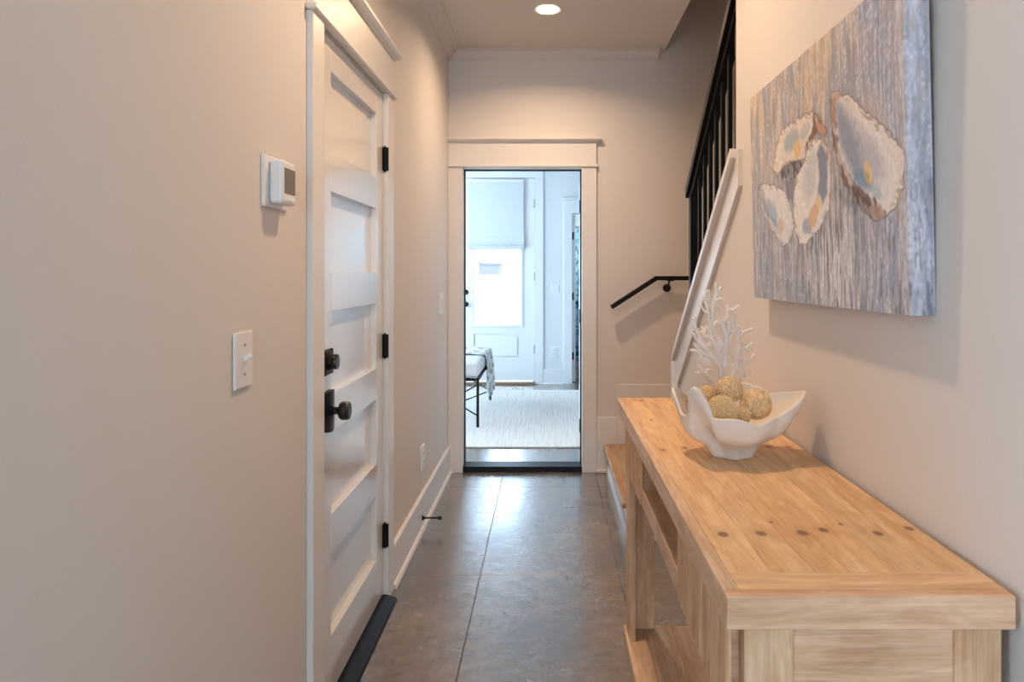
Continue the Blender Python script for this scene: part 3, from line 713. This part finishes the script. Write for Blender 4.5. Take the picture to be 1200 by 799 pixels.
def bowl():
    bm = B(); NA, NT = 160, 24; outer = []; inner = []
    for k in range(NA):
        th = 360*k/NA; a = math.radians(th)
        H = .104+.006*math.cos(3*a+.6)+.004*math.cos(8*a+1.2); R = .120+.003*math.cos(4*a); C = 0
        for (c, w, dh, dr, cu) in LOBES:
            dd = abs((th-c+180) % 360-180)
            if dd < w:
                f = math.cos(dd/w*PI/2); H += dh*f**.75; R += dr*f**.9; C += cu*f
        ph = 5*(a-math.radians(265)); rb = .046*(1+.09*math.cos(ph)); co = []; ci = []
        for j in range(NT+1):
            t_ = j/NT; pr, pz = prof_at(t_)
            r = rb+(R-rb)*pr; r *= 1+.10*math.cos(ph+.5)*math.sin(PI*min(1, t_*1.25))**2*(1-t_)
            z = H*pz
            if t_ > .70: q = (t_-.70)/.30; r += C*(.010*math.sin(q*PI*.8)+.006*q*q); z -= C*.006*q*q
            co.append((r, z))
        for j in range(NT+1):
            r, z = co[j]; t_ = j/NT; ci.append((max(r-.006-.010*(1-t_), .01), max(z+.0015, .058)))
        outer.append([bm.verts.new(BC+Vector((r*math.cos(a), r*math.sin(a), z))) for r, z in co])
        inner.append([bm.verts.new(BC+Vector((r*math.cos(a), r*math.sin(a), z))) for r, z in ci])
    for k in range(NA):
        k2 = (k+1) % NA
        for j in range(NT):
            bm.faces.new((outer[k][j], outer[k2][j], outer[k2][j+1], outer[k][j+1]))
            bm.faces.new((inner[k][j], inner[k][j+1], inner[k2][j+1], inner[k2][j]))
        bm.faces.new((outer[k][NT], outer[k2][NT], inner[k2][NT], inner[k][NT]))
    bm.faces.new([outer[k][0] for k in range(NA)]); bm.faces.new([inner[k][0] for k in range(NA)])
    return bm
o = obj('bowl', bowl(), M['ceramic'], smooth=True); tag(o, 'white ceramic bowl with a wavy curled rim standing on the pine console', 'bowl')

# ---- decorative balls
def ball_mat(name, c1, c2, scale):
    m = mat(name, c1, .75); N, L, p = nodes(m)
    tc = N.new('ShaderNodeTexCoord'); n = N.new('ShaderNodeTexNoise'); n.inputs['Scale'].default_value = scale; n.inputs['Detail'].default_value = 4
    L.new(tc.outputs['Object'], n.inputs['Vector']); r = N.new('ShaderNodeValToRGB'); r.color_ramp.elements[0].position = .38; r.color_ramp.elements[0].color = (*c2, 1)
    r.color_ramp.elements[1].position = .6; r.color_ramp.elements[1].color = (*c1, 1)
    L.new(n.outputs['Fac'], r.inputs[0]); L.new(r.outputs[0], p.inputs['Base Color']); return m
M['seed'] = ball_mat('seed_covering', (.97, .76, .44), (.74, .47, .20), 260)
M['moss'] = ball_mat('orange_seed_covering', (.90, .66, .38), (.66, .40, .18), 200)
M['rattan'] = ball_mat('rattan_strands', (.97, .73, .43), (.80, .50, .24), 120)
M['core'] = mat('tan_core', (.80, .56, .30), .9)
M['twig'] = ball_mat('pale_twig_weave', (.86, .70, .50), (.50, .25, .14), 160)
def seed_ball(c, r, n, size, m, name, label, seed):
    root = empty(name, c, label, 'ball', group='woven and seed balls in the bowl'); del root['group']
    rr = random.Random(seed); bm = B(); bmesh.ops.create_icosphere(bm, subdivisions=3, radius=r*.93)
    bm.transform(Matrix.Translation(c)); obj('core', bm, M['core'], root, smooth=True)
    bm = B()
    for i in range(n):  # fibonacci spread of small pointed grains
        z = 1-2*(i+.5)/n; ph = i*2.399963; q = math.sqrt(1-z*z); d = Vector((q*math.cos(ph), q*math.sin(ph), z))
        d = (d+Vector((rr.uniform(-.05, .05), rr.uniform(-.05, .05), rr.uniform(-.05, .05)))).normalized()
        s = size*rr.uniform(.7, 1.3); p = Vector(c)+d*(r*.955)
        t1 = d.orthogonal().normalized(); a = rr.uniform(0, 6.28); t1 = Matrix.Rotation(a, 3, d) @ t1; t2 = d.cross(t1)
        vs = [bm.verts.new(p+t1*s), bm.verts.new(p+t2*s*.6), bm.verts.new(p-t1*s), bm.verts.new(p-t2*s*.6)]; tp = bm.verts.new(p+d*s*.8+t1*s*.3)
        for k in range(4): bm.faces.new((vs[k], vs[(k+1) % 4], tp))
    o = obj('seed_coat', bm, m, root); o['kind'] = 'stuff'
    return root
def wound_ball(c, r, n, w, m, name, label, seed):
    root = empty(name, c, label, 'ball')
    rr = random.Random(seed); bm = B(); bmesh.ops.create_icosphere(bm, subdivisions=3, radius=r*.94)
    bm.transform(Matrix.Translation(c)); obj('core', bm, M['core'], root, smooth=True)
    bm = B()
    for i in range(n):
        ax = Vector((rr.gauss(0, 1), rr.gauss(0, 1), rr.gauss(0, 1))).normalized(); u = ax.orthogonal().normalized(); v = ax.cross(u)
        off = rr.uniform(-.35, .35)*r; R2 = math.sqrt(r*r-off*off)*rr.uniform(.965, .995); N_ = 40
        rings = []
        for k in range(N_):
            a = 2*PI*k/N_; d = u*math.cos(a)+v*math.sin(a); p = Vector(c)+ax*off+d*R2; od = (p-Vector(c)).normalized(); sd = od.cross((-u*math.sin(a)+v*math.cos(a))).normalized()
            rings.append([bm.verts.new(p+sd*w), bm.verts.new(p+od*w*.7), bm.verts.new(p-sd*w), bm.verts.new(p-od*w)])
        for k in range(N_):
            for q in range(4): bm.faces.new((rings[k][q], rings[k][(q+1) % 4], rings[(k+1) % N_][(q+1) % 4], rings[(k+1) % N_][q]))
    o = obj('strands', bm, m, root); o['kind'] = 'stuff'
    return root
wound_ball((.490, 1.612, 1.031), .0365, 46, .0011, M['rattan'], 'rattan_ball', 'pale wound rattan ball at the right side of the bowl', 11)
seed_ball((.396, 1.560, 1.026), .0345, 900, .0030, M['seed'], 'seed_ball', 'rough yellow seed covered ball at the front of the bowl', 12)
wound_ball((.434, 1.640, 1.060), .0315, 60, .0010, M['moss'], 'raffia_ball', 'golden brown wound ball resting on top of the others', 13)
seed_ball((.388, 1.672, 1.032), .0315, 700, .0028, M['seed'], 'seed_ball', 'golden seed ball partly hidden behind the front one', 14)
wound_ball((.350, 1.630, 1.030), .0245, 26, .0011, M['twig'], 'twig_ball', 'pale twig wrapped ball at the left edge of the bowl behind the curled rim', 15)
seed_ball((.444, 1.578, 1.010), .0225, 400, .0026, M['moss'], 'seed_ball', 'small orange brown ball low between the front and right balls', 16)

# ================================================================= CORAL
CB = Vector((.472, 1.845, HT))
SC = .00231/6.15
# branch polylines in centimetre-like design units: x to the wall, y down from the top, last number: depth
CP = [
 (6.5, [(350, 1080, 0), (352, 900, 0), (345, 720, 0), (352, 610, 2), (368, 500, 5), (372, 400, 6), (352, 320, 4), (345, 285, 0)]),
 (5.5, [(345, 760, 0), (330, 640, -4), (318, 540, -6), (305, 480, -8), (330, 425, -6)]),
 (4.5, [(318, 540, -6), (285, 450, -12), (250, 400, -14), (245, 330, -16), (262, 250, -14), (270, 170, -12), (290, 90, -10), (295, 15, -8)]),
 (3.5, [(290, 90, -10), (320, 60, -4), (335, 42, 0)]), (3.4, [(272, 160, -12), (300, 128, -16), (340, 127, -20)]),
 (3.6, [(245, 330, -16), (230, 240, -18), (232, 150, -20), (236, 62, -16)]), (3.0, [(232, 150, -20), (208, 98, -26), (200, 130, -30)]),
 (3.4, [(262, 240, -14), (290, 180, -4), (320, 215, 2)]), (3, [(240, 230, -18), (200, 205, -22), (178, 172, -24)]),
 (4.5, [(352, 330, 4), (318, 290, 8), (285, 330, 10), (300, 400, 8)]), (4.0, [(368, 400, 6), (395, 330, 8), (385, 260, 10), (385, 205, 12)]),
 (3.6, [(385, 215, 12), (392, 170, 12)]), (3.6, [(388, 205, 12), (430, 205, 6), (462, 172, 2)]), (3, [(430, 205, 6), (445, 190, 12)]),
 (4.2, [(374, 470, 6), (405, 395, 12), (440, 360, 14), (470, 322, 18)]), (3.2, [(440, 360, 14), (420, 290, 12), (400, 250, 8)]), (3, [(425, 300, 12), (445, 245, 8)]),
 (5.5, [(360, 800, 0), (420, 720, 10), (445, 640, 14), (455, 560, 16), (430, 480, 14)]), (4.5, [(455, 560, 16), (480, 490, 22), (470, 420, 24), (465, 330, 22)]),
 (3.8, [(470, 410, 24), (510, 370, 20), (570, 342, 14)]), (3.6, [(475, 490, 22), (520, 480, 14), (565, 445, 8)]), (3, [(520, 480, 14), (545, 500, 10), (560, 470, 6)]), (3, [(520, 480, 14), (540, 452, 18)]),
 (4.2, [(450, 640, 14), (490, 600, 20), (545, 595, 24), (590, 528, 26)]), (3, [(545, 595, 24), (560, 570, 20), (548, 560, 20)]), (3.4, [(480, 610, 20), (500, 670, 24), (570, 660, 26)]),
 (3.6, [(430, 730, 10), (480, 720, 18), (515, 755, 24)]), (3.2, [(480, 700, 18), (500, 640, 24), (520, 700, 30)]), (3.4, [(455, 570, 16), (490, 545, 8), (500, 600, 2)]),
 (5.0, [(340, 820, 0), (325, 700, -8), (320, 610, -12), (270, 545, -18), (200, 470, -22), (150, 420, -26), (118, 370, -28)]),
 (3.6, [(200, 470, -22), (175, 410, -18), (145, 350, -16), (125, 318, -14)]), (3, [(145, 350, -16), (140, 290, -12), (148, 245, -10)]),
 (3.6, [(250, 400, -14), (205, 385, -10), (225, 320, -6)]), (3, [(225, 340, -6), (200, 355, -2)]), (3.2, [(270, 450, -8), (225, 460, -2), (258, 440, 4)]),
 (3.8, [(270, 545, -18), (210, 520, -26), (160, 480, -30), (122, 440, -32)]), (4.0, [(245, 600, -20), (190, 560, -26), (150, 500, -30), (95, 485, -34)]),
 (3.2, [(245, 600, -20), (205, 545, -30), (130, 545, -34)]), (4.2, [(345, 860, 0), (275, 750, -14), (215, 670, -20), (175, 620, -24), (150, 590, -26)]),
 (3, [(190, 640, -22), (165, 650, -20), (140, 650, -18)]), (3.4, [(275, 750, -14), (225, 725, -18), (180, 720, -22)]), (3, [(215, 670, -20), (225, 630, -14), (262, 635, -8)]),
 (3.2, [(352, 610, 2), (400, 600, -8), (418, 604, -12)]), (3.2, [(380, 560, 6), (395, 540, -4)]), (3, [(290, 460, -8), (300, 380, -16)]),
 (3.6, [(315, 480, -8), (345, 440, -14)]), (3, [(345, 720, 0), (372, 700, -8), (350, 690, -14)]), (3.4, [(430, 480, 14), (415, 470, 8)]),
 (3.2, [(232, 200, -18), (215, 150, -10), (205, 100, -8)]), (3, [(465, 420, 24), (490, 380, 30)]), (3, [(340, 300, 0), (375, 268, -6)]),
]
def catmull(pts, k=4):
    out = []; n = len(pts)
    for i in range(n-1):
        p0 = pts[max(i-1, 0)]; p1 = pts[i]; p2 = pts[i+1]; p3 = pts[min(i+2, n-1)]
        for j in range(k):
            t_ = j/k
            out.append(.5*((2*p1)+(p2-p0)*t_+(2*p0-5*p1+4*p2-p3)*t_*t_+(3*p1-p0-3*p2+p3)*t_**3))
    out.append(pts[-1]); return out
cr = empty('coral_sculpture', tuple(CB), 'white branching coral sculpture standing behind the bowl on the console', 'coral sculpture')
bm = B(); rr = random.Random(4)
for (r, pl) in CP:
    P3 = [Vector((CB.x+(x-350)*SC, CB.y+d*SC*2.4, CB.z+max(.02, (1085-y)*SC))) for x, y, d in pl]
    P3 = catmull(P3, 4)
    P3 = [p+Vector((rr.uniform(-1, 1), rr.uniform(-1, 1), rr.uniform(-1, 1)))*.0008 for p in P3]
    n = len(P3); R0 = r*3.6*SC
    rad = [R0*(1.15-.45*i/(n-1))*rr.uniform(.9, 1.12) for i in range(n)]
    tube(bm, P3, rad, 8)
    for i in range(2, n-1, 3):   # short nubs
        if rr.random() < .55:
            d = Vector((rr.uniform(-1, 1), rr.uniform(-1, 1)*.6, rr.uniform(.0, 1))).normalized(); p = P3[i]
            tube(bm, [p, p+d*.007, p+d*.012], [.0030, .0027, .0022], 6)
obj('branches', bm, M['coral'], cr, smooth=True)
bm = B(); lathe(bm, [(.045, 0), (.046, .006), (.040, .016), (.022, .026), (.012, .034)], tuple(CB+Vector((0, 0, .001))), (0, 0, 1), 32); obj('base', bm, M['coral'], cr, smooth=True)

# ================================================================= PAINTING
def vnoise(u, v, fu, fv, seed):
    r = np.random.RandomState(seed); G = r.rand(int(fv)+3, int(fu)+3)
    x = np.clip(u, 0, 1)*fu; y = np.clip(v, 0, 1)*fv; i = np.floor(x).astype(int); j = np.floor(y).astype(int)
    fx = x-i; fy = y-j; fx = fx*fx*(3-2*fx); fy = fy*fy*(3-2*fy)
    return (G[j, i]*(1-fx)+G[j, i+1]*fx)*(1-fy)+(G[j+1, i]*(1-fx)+G[j+1, i+1]*fx)*fy
def sdist(px, py, poly):
    poly = np.array(poly, float); n = len(poly); d = np.full(px.shape, 1e9); ins = np.zeros(px.shape, bool)
    for i in range(n):
        ax, ay = poly[i]; bx_, by_ = poly[(i+1) % n]; ex, ey = bx_-ax, by_-ay
        t_ = np.clip(((px-ax)*ex+(py-ay)*ey)/(ex*ex+ey*ey+1e-9), 0, 1)
        d = np.minimum(d, np.hypot(px-ax-t_*ex, py-ay-t_*ey))
        c = ((ay > py) != (by_ > py)) & (px < (bx_-ax)*(py-ay)/(by_-ay+1e-12)+ax); ins ^= c
    return np.where(ins, d, -d)      # positive inside
PAINT_SHAPES = __import__('json').loads('''[{"p":[[51,306],[123,314],[193,297],[273,270],[311,230],[325,187],[318,157],[281,143],[242,139],[193,169],[123,208],[77,258]],"c":[222,220,220],"a":0.95,"s":2,"edge":[108,92,86]},{"p":[[51,306],[95,309],[123,265],[167,215],[141,212],[86,257]],"c":[62,50,48],"a":0.6,"s":5,"streak":1},{"p":[[203,232],[211,217],[210,206],[201,199],[185,199],[165,205],[146,217],[130,232],[121,248],[122,260],[132,267],[149,267],[169,260],[189,247]],"c":[140,164,184],"a":0.7,"s":10},{"p":[[215,198],[220,191],[220,184],[214,181],[205,180],[193,183],[180,188],[171,196],[165,203],[165,209],[171,213],[181,214],[193,211],[205,205]],"c":[98,124,156],"a":0.5,"s":8},{"p":[[256,187],[254,177],[248,170],[240,166],[231,166],[222,171],[217,180],[214,190],[217,200],[222,207],[231,211],[240,210],[248,205],[254,197]],"c":[206,190,158],"a":0.9,"s":4},{"p":[[463,424],[414,431],[346,431],[258,427],[218,397],[201,362],[176,344],[218,318],[250,330],[318,335],[401,329],[439,346],[475,372],[499,395]],"c":[230,218,206],"a":0.95,"s":2,"edge":[120,96,84]},{"p":[[363,374],[344,366],[321,362],[298,364],[280,370],[270,380],[272,391],[285,402],[305,409],[329,412],[351,411],[368,404],[376,395],[375,384]],"c":[128,158,170],"a":0.65,"s":14},{"p":[[434,384],[421,378],[405,374],[391,374],[382,378],[378,384],[382,392],[392,400],[406,407],[422,410],[435,410],[444,406],[447,400],[444,392]],"c":[150,170,180],"a":0.5,"s":10},{"p":[[387,354],[381,346],[371,340],[360,338],[349,340],[341,347],[337,356],[338,366],[345,375],[355,380],[366,382],[377,379],[385,373],[388,364]],"c":[222,190,138],"a":0.95,"s":5},{"p":[[265,346],[394,332],[401,319],[367,299],[325,290],[296,304],[258,304],[239,318]],"c":[62,50,48],"a":0.9,"s":3,"streak":1},{"p":[[258,304],[346,292],[332,233],[296,257]],"c":[110,112,120],"a":0.7,"s":8},{"p":[[463,422],[508,405],[538,366],[527,355],[475,370],[439,361],[411,344],[401,358],[451,384]],"c":[108,74,56],"a":0.9,"s":3,"streak":1},{"p":[[469,406],[501,395],[530,366],[493,371]],"c":[208,158,124],"a":0.75,"s":5},{"p":[[469,369],[516,355],[543,327],[552,291],[549,247],[532,204],[499,175],[451,155],[401,135],[363,142],[339,171],[325,218],[332,263],[353,296],[401,324],[439,356]],"c":[230,226,222],"a":0.97,"s":2,"edge":[130,108,98]},{"p":[[501,353],[532,320],[535,275],[528,240],[501,216],[478,246],[487,291],[475,330]],"c":[104,116,142],"a":0.85,"s":8},{"p":[[426,334],[469,341],[469,257],[414,225],[387,267]],"c":[184,188,196],"a":0.6,"s":16},{"p":[[441,174],[439,167],[431,161],[420,159],[407,159],[396,164],[388,170],[385,178],[388,186],[396,191],[407,194],[420,193],[431,188],[439,182]],"c":[110,140,166],"a":0.7,"s":8},{"p":[[477,192],[468,181],[457,173],[444,169],[433,171],[426,178],[425,188],[429,200],[439,211],[451,219],[463,223],[474,221],[480,214],[481,204]],"c":[216,180,140],"a":0.95,"s":5},{"p":[[500,223],[498,217],[494,212],[488,210],[481,210],[475,214],[471,220],[469,226],[471,233],[475,237],[481,239],[488,239],[494,235],[498,230]],"c":[224,200,160],"a":0.95,"s":4},{"p":[[469,369],[521,354],[550,326],[558,281],[548,211],[537,212],[541,274],[530,325],[501,353]],"c":[176,144,124],"a":0.8,"s":2,"streak":1},{"p":[[565,446],[605,427],[653,408],[698,379],[739,346],[763,331],[793,313],[829,285],[843,266],[839,239],[839,214],[825,205],[811,181],[778,170],[739,165],[715,173],[685,192],[644,218],[615,243],[590,276],[570,318],[559,360],[552,401],[554,432]],"c":[228,220,214],"a":0.98,"s":2,"edge":[112,88,76]},{"p":[[575,420],[615,403],[689,341],[755,289],[771,241],[723,229],[671,248],[635,278],[605,316],[585,363]],"c":[168,170,182],"a":0.75,"s":22},{"p":[[575,420],[610,404],[653,353],[689,289],[689,253],[653,254],[625,283],[600,321],[583,372]],"c":[120,132,158],"a":0.65,"s":18},{"p":[[719,249],[726,238],[727,229],[720,223],[708,221],[691,224],[673,231],[658,241],[649,253],[649,262],[656,269],[670,270],[687,267],[705,259]],"c":[108,142,170],"a":0.85,"s":12},{"p":[[758,220],[764,214],[766,208],[763,203],[755,200],[744,201],[732,204],[721,210],[713,217],[711,223],[715,228],[723,231],[735,230],[747,226]],"c":[140,172,184],"a":0.6,"s":12},{"p":[[727,254],[728,244],[726,237],[721,233],[715,233],[708,238],[702,247],[699,257],[698,267],[700,275],[705,279],[711,278],[718,273],[723,264]],"c":[222,190,138],"a":0.95,"s":5},{"p":[[715,244],[714,239],[712,235],[708,233],[704,234],[701,236],[699,241],[698,246],[699,251],[701,255],[704,257],[708,256],[712,253],[714,249]],"c":[150,140,110],"a":0.5,"s":5},{"p":[[554,432],[575,426],[575,383],[587,337],[605,299],[630,270],[671,235],[723,209],[763,190],[778,170],[739,164],[715,173],[685,192],[644,218],[615,243],[590,276],[568,319],[558,360],[550,402]],"c":[108,74,56],"a":0.9,"s":2,"streak":1},{"p":[[615,243],[653,238],[715,203],[755,179],[723,171],[685,192],[644,218]],"c":[62,50,48],"a":0.65,"s":6,"streak":1},{"p":[[559,443],[605,427],[605,418],[575,422],[573,366],[558,369]],"c":[196,150,122],"a":0.7,"s":4,"streak":1},{"p":[[723,194],[763,184],[763,173],[731,172]],"c":[180,140,126],"a":0.8,"s":5},{"p":[[816,206],[827,205],[826,155],[818,156]],"c":[200,176,132],"a":0.7,"s":4},{"p":[[575,243],[615,238],[671,195],[653,184],[605,206]],"c":[62,50,48],"a":0.55,"s":8,"streak":1}]''')
def s2l(c): 
    c = np.asarray(c)/255.; return np.where(c <= .04045, c/12.92, ((c+.055)/1.055)**2.4)
def sstep(a, b, x):
    t_ = np.clip((x-a)/(b-a), 0, 1); return t_*t_*(3-2*t_)
def art(u, v, shapes=True):
    """colour of the picture at u (0 far edge .. 1 near edge), v (0 bottom .. 1 top)"""
    uw = np.clip(u+(vnoise(u, v, 120, 40, 31)-.5)*.004+(vnoise(u, v, 8, 5, 32)-.5)*.02, 0, 1)
    n1 = .5*vnoise(uw, v, 150, 7, 1)+.3*vnoise(uw, v, 300, 16, 41)+.2*vnoise(uw, v, 80, 4, 42); n2 = vnoise(uw, v, 60, 20, 2)*.6+vnoise(uw, v, 140, 50, 43)*.4
    n3 = vnoise(uw, v, 18, 4, 3)*.6+vnoise(uw, v, 60, 6, 44)*.4; n4 = vnoise(uw, v, 300, 90, 4); n5 = vnoise(u, v, 7, 4, 5)
    def mixc(a, b, f): return a*(1-f[..., None])+np.asarray(b)*f[..., None]
    grey = s2l((166, 166, 172)); tan = s2l((208, 190, 170)); blue = s2l((118, 144, 178)); dark = s2l((84, 80, 86)); white = s2l((222, 220, 224)); lav = s2l((176, 180, 206))
    c = np.ones(u.shape+(3,))*grey
    c = mixc(c, tan, sstep(.36, .66, n3)*(.25+.75*sstep(.30, .85, v)))
    c = mixc(c, blue, sstep(.50, .75, n2*.45+n5*.55)*.4)
    c = mixc(c, lav, sstep(.62, 1.0, u)*(.20+.35*n2))
    c = mixc(c, blue, sstep(.86, .93, u)*sstep(.52, .66, n2)*.45*(1-sstep(.97, 1, u)*.5))
    c = mixc(c, s2l((196, 188, 190)), sstep(.93, .96, u)*.5)
    c = mixc(c, white, sstep(.52, .70, n1*.7+n4*.3)*.5)
    c = mixc(c, white, np.exp(-((u-.66)/.15)**2)*np.exp(-((v-.16)/.20)**2)*sstep(.35, .6, n1)*.95)
    c = mixc(c, white, sstep(.965, .985, u)*sstep(.45, .7, n2)*.4)
    c = mixc(c, dark, sstep(.50, .30, n1)*(.22+.65*np.exp(-((u-.50)/.22)**2)*np.exp(-((v-.36)/.22)**2)))
    c = mixc(c, dark, np.exp(-((u-.53)/.07)**2)*np.exp(-((v-.45)/.16)**2)*.55)
    c = mixc(c, dark, sstep(.62, .78, vnoise(uw, v, 240, 14, 9))*sstep(.75, .15, v)*.55)
    px = u*849; py = v*570    # millimetres on the canvas
    wob = (vnoise(u, v, 60, 40, 12)-.5)*9
    for s in (PAINT_SHAPES if shapes else []):
        d = sdist(px, py, s['p'])+wob*s.get('w', 1)
        f = sstep(-s['s'], s['s'], d)*s['a']
        if s.get('streak'): f = f*(.45+.55*sstep(.35, .65, vnoise(np.clip(u+v*.25, 0, 1), v, 90, 25, 21)))
        c = mixc(c, s2l(s['c']), f)
        if s.get('edge'):
            e = np.exp(-(d/2.2)**2)*.75; c = mixc(c, s2l(s['edge']), e)
            rg = vnoise(np.clip(u*.5+v*.5, 0, 1), v, 160, 60, 55); c = mixc(c, s2l((150, 128, 118)), np.exp(-((d-7)/5)**2)*sstep(.5, .8, rg)*.7)
            c = mixc(c, s2l((240, 236, 232)), sstep(8, 16, d)*sstep(.55, .8, n2)*.5)
    c = c*(.98+.28*n4[..., None])
    return np.clip(c, 0, 1)
def painting():
    PX, PYF, PYN, Z0, Z1, T = .593, 1.968, 1.119, 1.2700, 1.8410, .042
    Hh = Z1-Z0
    NU, NV, NS = 420, 280, 16
    tilt = math.radians(1.3)
    verts = []; cols = []; faces = []
    def grid(fx, nu, nv, shapes=False):
        base = len(verts)
        uu, vv = np.meshgrid(np.linspace(0, 1, nu+1), np.linspace(0, 1, nv+1))
        P_, cu, cv = fx(uu, vv); C = art(cu, cv, shapes)
        verts.extend(P_.reshape(-1, 3).tolist()); cols.extend(C.reshape(-1, 3).tolist())
        for j in range(nv):
            for i in range(nu):
                a = base+j*(nu+1)+i; faces.append((a, a+1, a+nu+2, a+nu+1))
    def P3(y, z, depth):
        h = z; x = PX+depth; 
        return np.stack([x-h*math.sin(tilt), y, Z0+h*math.cos(tilt)-depth*0], -1)
    grid(lambda u, v: (P3(PYF+(PYN-PYF)*u, v*Hh, 0*u), u, v), NU, NV, True)
    grid(lambda u, v: (P3(PYN+0*u, v*Hh, u*T), 1-u*T/.849, v), NS, NV)
    grid(lambda u, v: (P3(PYF+0*u, v*Hh, (1-u)*T), (1-u)*T/.849, v), NS, NV)
    grid(lambda u, v: (P3(PYF+(PYN-PYF)*u, 0*u, (1-v)*T), u, (1-v)*T/.57), NU, 4)
    grid(lambda u, v: (P3(PYF+(PYN-PYF)*u, 0*u+Hh, v*T), u, 1-v*T/.57), NU, 4)
    me = bpy.data.meshes.new('canvas'); me.from_pydata(verts, [], faces)
    at = me.color_attributes.new('paint', 'FLOAT_COLOR', 'POINT'); arr = np.ones((len(verts), 4), np.float32); arr[:, :3] = cols; at.data.foreach_set('color', arr.ravel())
    me.materials.append(attr_mat('canvas_paint', .5)); 
    o = bpy.data.objects.new('canvas', me); COL.objects.link(o)
    root = empty('painting', (XR, 1.54, 1.55), 'large unframed canvas painting of open oyster shells on a streaked grey blue ground', 'painting')
    o.parent = root; me.transform(Matrix.Translation((-XR, -1.54, -1.55)))
    b = obj('stretcher_bar', prism(B(), [(PX+.030, Z0+.004), (PX+T-.001, Z0+.004), (PX+T-.014, Z1-.006), (PX+.018, Z1-.006)], 'y', PYN+.003, PYF-.003), M['pineY'], root)
painting()

# ================================================================= FAR ROOM FURNITURE
def rug_mat():
    m = mat('ivory_woven_rug', (.7, .68, .64), .95); N, L, p = nodes(m)
    tc = N.new('ShaderNodeTexCoord'); mp = N.new('ShaderNodeMapping'); mp.inputs['Scale'].default_value = (75, 2.2, 1); L.new(tc.outputs['Object'], mp.inputs[0])
    n = N.new('ShaderNodeTexNoise'); n.inputs['Scale'].default_value = 1; n.inputs['Detail'].default_value = 3; L.new(mp.outputs[0], n.inputs['Vector'])
    r = N.new('ShaderNodeValToRGB'); r.color_ramp.elements[0].position = .34; r.color_ramp.elements[0].color = (.64, .63, .61, 1); r.color_ramp.elements[1].position = .52; r.color_ramp.elements[1].color = (.76, .74, .70, 1)
    L.new(n.outputs['Fac'], r.inputs[0]); L.new(r.outputs[0], p.inputs['Base Color'])
    b = N.new('ShaderNodeBump'); b.inputs['Distance'].default_value = .006; L.new(n.outputs['Fac'], b.inputs['Height']); L.new(b.outputs[0], p.inputs['Normal']); return m
o = obj('area_rug', bx(-1.75, 1.15, 5.23, 7.77, .0005, .012, .003), rug_mat()); tag(o, 'large ivory woven rug with fine grey flecks in the far room', 'rug')
bn = empty('bench', (-.84, 6.52, 0), 'white upholstered bench on a black metal frame, half seen through the doorway', 'bench')
ax0, ax1, ay0, ay1 = -1.07, -.612, 5.89, 7.15
bm = B(); zb_ = .435
for (a, b) in (((ax0, ay0), (ax1, ay0)), ((ax1, ay0), (ax1, ay1)), ((ax1, ay1), (ax0, ay1)), ((ax0, ay1), (ax0, ay0))): bar(bm, (*a, zb_-.012), (*b, zb_-.012), .02, .024)
obj('seat_frame', bm, M['black'], bn)
for x in (ax0, ax1):
    for y in (ay0, ay1): obj('leg', bx(x-.011, x+.011, y-.011, y+.011, .012, zb_, .001), M['black'], bn)
for y in (ay0, ay1):
    obj('cross_brace', bar(B(), (ax1, y, .11), (ax0, y, .38), .01, .01), M['black'], bn)
    obj('cross_brace', bar(B(), (ax0, y, .11), (ax1, y, .38), .01, .01), M['black'], bn)
obj('stretcher', bar(B(), (ax1, ay1, .11), (ax0, ay0, .11), .01, .01), M['black'], bn)
bm = bx(ax0-.01, ax1+.012, ay0-.012, ay1+.012, zb_, zb_+.13, .045, 5); obj('cushion', bm, M['fabric_white'], bn, smooth=True)
# throw: cloth draped over the far end and down the right side
bm = B(); NU, NV = 60, 40; gridv = []
for i in range(NU+1):
    row = []
    for j in range(NV+1):
        s = i/NU; q = j/NV
        L_ = .34+.46*s*(1.0)            # distance across the bench then down its side
        across = -.98+L_*0
        dist = s*.80
        y = 6.45+q*.58+.10*s*math.sin(q*3)-.05*s
        edge = .355
        if dist < edge: x = -.97+dist; z = zb_+.136+.004*math.sin(q*19+s*6)+.004*math.sin(s*30)
        else:
            d = dist-edge; x = ax1+.020+.018*math.sin(q*16+d*4)*min(1, d*8)+.05*d; z = zb_+.130-d*.92
            y = y+d*.22*math.sin((q-.5)*2)
        row.append(bm.verts.new((x, y, z)))
    gridv.append(row)
for i in range(NU):
    for j in range(NV): bm.faces.new((gridv[i][j], gridv[i+1][j], gridv[i+1][j+1], gridv[i][j+1]))
def throw_mat():
    m = mat('striped_throw_fabric', (.8, .8, .78), .95, bump=.8, bscale=300); N, L, p = nodes(m)
    tc = N.new('ShaderNodeTexCoord'); w = N.new('ShaderNodeTexNoise'); w.inputs['Scale'].default_value = 14; w.inputs['Detail'].default_value = 4; L.new(tc.outputs['Object'], w.inputs['Vector'])
    r = N.new('ShaderNodeValToRGB'); r.color_ramp.elements[0].position = .44; r.color_ramp.elements[0].color = (.36, .38, .38, 1); r.color_ramp.elements[1].position = .52; r.color_ramp.elements[1].color = (.78, .78, .76, 1)
    L.new(w.outputs['Fac'], r.inputs[0]); L.new(r.outputs[0], p.inputs['Base Color']); return m
o = obj('throw_blanket', bm, throw_mat(), smooth=True); md = o.modifiers.new('s', 'SOLIDIFY'); md.thickness = .006
tag(o, 'white and grey woven throw blanket draped over the far end of the bench', 'blanket')
